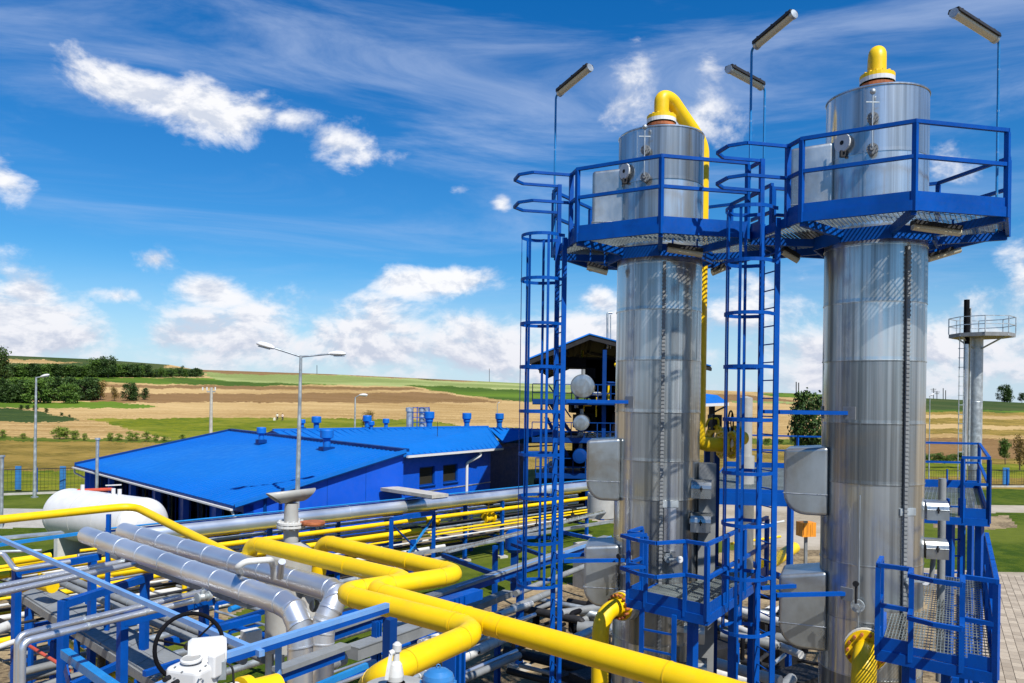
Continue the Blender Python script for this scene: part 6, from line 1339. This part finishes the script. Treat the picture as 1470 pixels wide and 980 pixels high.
tree(1443, 665, 34, 0, 'slender young tree beyond the right fence', wd=.7, Y=95); tree(1464, 672, 46, 2, 'reddish bush at the right edge beyond the fence', wd=.7, Y=92)
for (x, y, h) in ((1345, 664, 14), (1356, 665, 11), (1368, 664, 12), (1381, 664, 16), (1332, 664, 12)): tree(x, y, h, 5, 'low green bush beyond the fence beside the slim tower', 'low bushes beyond the fence beside the slim tower', 'bush', 1.5, cat='bush', Y=97)
for (x, y, h) in ((1100, 637, 8), (1120, 637, 7), (1140, 637, 10), (1160, 638, 8)): tree(x, y, h, 5, 'low green bush seen through the gap between the columns', 'low bushes seen between the columns', 'bush', 1.6, cat='bush')
# two people working in the field
def person(px, pyb, lab, top, flip=1):
    g = G(px, pyb); T = thing('person', lab, 'person', g); s = 1.0; x, y, z = g
    me = bpy.data.meshes.new('body'); J = [(0, 0, .95), (0, 0, 1.2), (0, .0, 1.42), (0, 0, 1.52), (0, -.02, 1.64), (.1*flip, 0, .92), (.13, .06, .5), (.14, .0, .06), (-.1, 0, .92), (-.14, -.04, .5), (-.16, .02, .06), (.2, 0, 1.4), (.27, -.1, 1.15), (.25, -.28, 1.0), (-.2, 0, 1.4), (-.28, -.06, 1.12), (-.27, -.2, .9), (.15, -.1, .03), (-.17, -.1, .03)]
    J = [(abs(q[0])*(1 if k in (5, 6, 7, 11, 12, 13, 17) else -1) if k not in (0, 1, 2, 3, 4) else 0, q[1], q[2]) for k, q in enumerate(J)]
    E = [(0, 1), (1, 2), (2, 3), (3, 4), (0, 5), (5, 6), (6, 7), (0, 8), (8, 9), (9, 10), (2, 11), (11, 12), (12, 13), (2, 14), (14, 15), (15, 16), (7, 17), (10, 18)]
    RD = [.16, .15, .17, .06, .1, .1, .07, .05, .1, .07, .05, .07, .05, .04, .07, .05, .04, .04, .04]
    me.from_pydata([(x+a, y+b_, z+c_) for a, b_, c_ in J], E, []); o = bpy.data.objects.new('body', me); COL.objects.link(o); o.parent = T; o.matrix_parent_inverse = PM[T.name].inverted()
    md = o.modifiers.new('skin', 'SKIN')
    for k, sv in enumerate(me.skin_vertices[0].data): sv.radius = (RD[k], RD[k]*.8); sv.use_root = (k == 0)
    o.modifiers.new('sub', 'SUBSURF').levels = 2; o.modifiers[-1].render_levels = 2; me.materials.append(MATS['skin']); PM[o.name] = Matrix.Identity(4)
    MB().lathe([(.17, .88), (.2, 1.0), (.19, 1.25), (.22, 1.4), (.15, 1.5), (.07, 1.53)], g, (0, 0, 1), 14, caps=False).build('shirt', top, T)
    for s_ in (-1, 1): MB().tube([g+V((s_*.09, 0, .95)), g+V((s_*.13, .02, .5)), g+V((s_*.14, 0, .1))], [.13, .1, .085], 10).build('trouser_leg', 'cloth_dark', T); MB().tube([g+V((s_*.19, 0, 1.42)), g+V((s_*.28, -.08, 1.15))], [.085, .07], 8).build('sleeve', top, T)
    MB().ball(g+V((0, .02, 1.7)), .125, 10, (1, 1, .8)).build('hair', 'hair', T)
ORD = 'first second third fourth fifth sixth seventh eighth ninth tenth eleventh twelfth thirteenth fourteenth fifteenth sixteenth seventeenth eighteenth nineteenth'.split()
def ordw(k):
    if k < 19: return ORD[k]
    n = k+1; t = {2: 'twent', 3: 'thirt', 4: 'fort', 5: 'fift', 6: 'sixt'}[n//10]
    return t+'ieth' if n % 10 == 0 else t+'y '+ORD[n % 10-1]
for g_, what in (('dark trees of the thicket at the left', 'leafy trees of the dark thicket at the left'), ('trees of the hedge across the left hill', 'trees in the hedge across the left hill'), ('low dark bushes on the bank below the thicket', 'low dark bushes on the bank'), ('weed tufts along the edge of the dry meadow', 'pale green weed tufts beside the dry meadow'),
        ('low bushes beyond the fence beside the slim tower', 'low bushes behind the right fence'), ('low bushes seen between the columns', 'low bushes between the columns')):
    for k, o in enumerate(sorted((o for o in COL.objects if o.get('group') == g_), key=lambda o: o.location.x/o.location.y)): o['label'] = ordw(k)+' from the left of the '+what
person(398, 603, 'person in a pale top and dark trousers standing at the field edge', 'cloth_white'); person(405.5, 603.5, 'person in a pinkish top and dark trousers, right one of two in the field', 'cloth_pink', 1)
g = G(394, 603.5); MB().box(g+V((0, 0, .3)), .5, .4, .55).ball(g+V((0, 0, .62)), .24, 8, (1, 1, .5)).build('sack', 'cloth_white', label='pale sack on the field left of the two people', cat='sack')
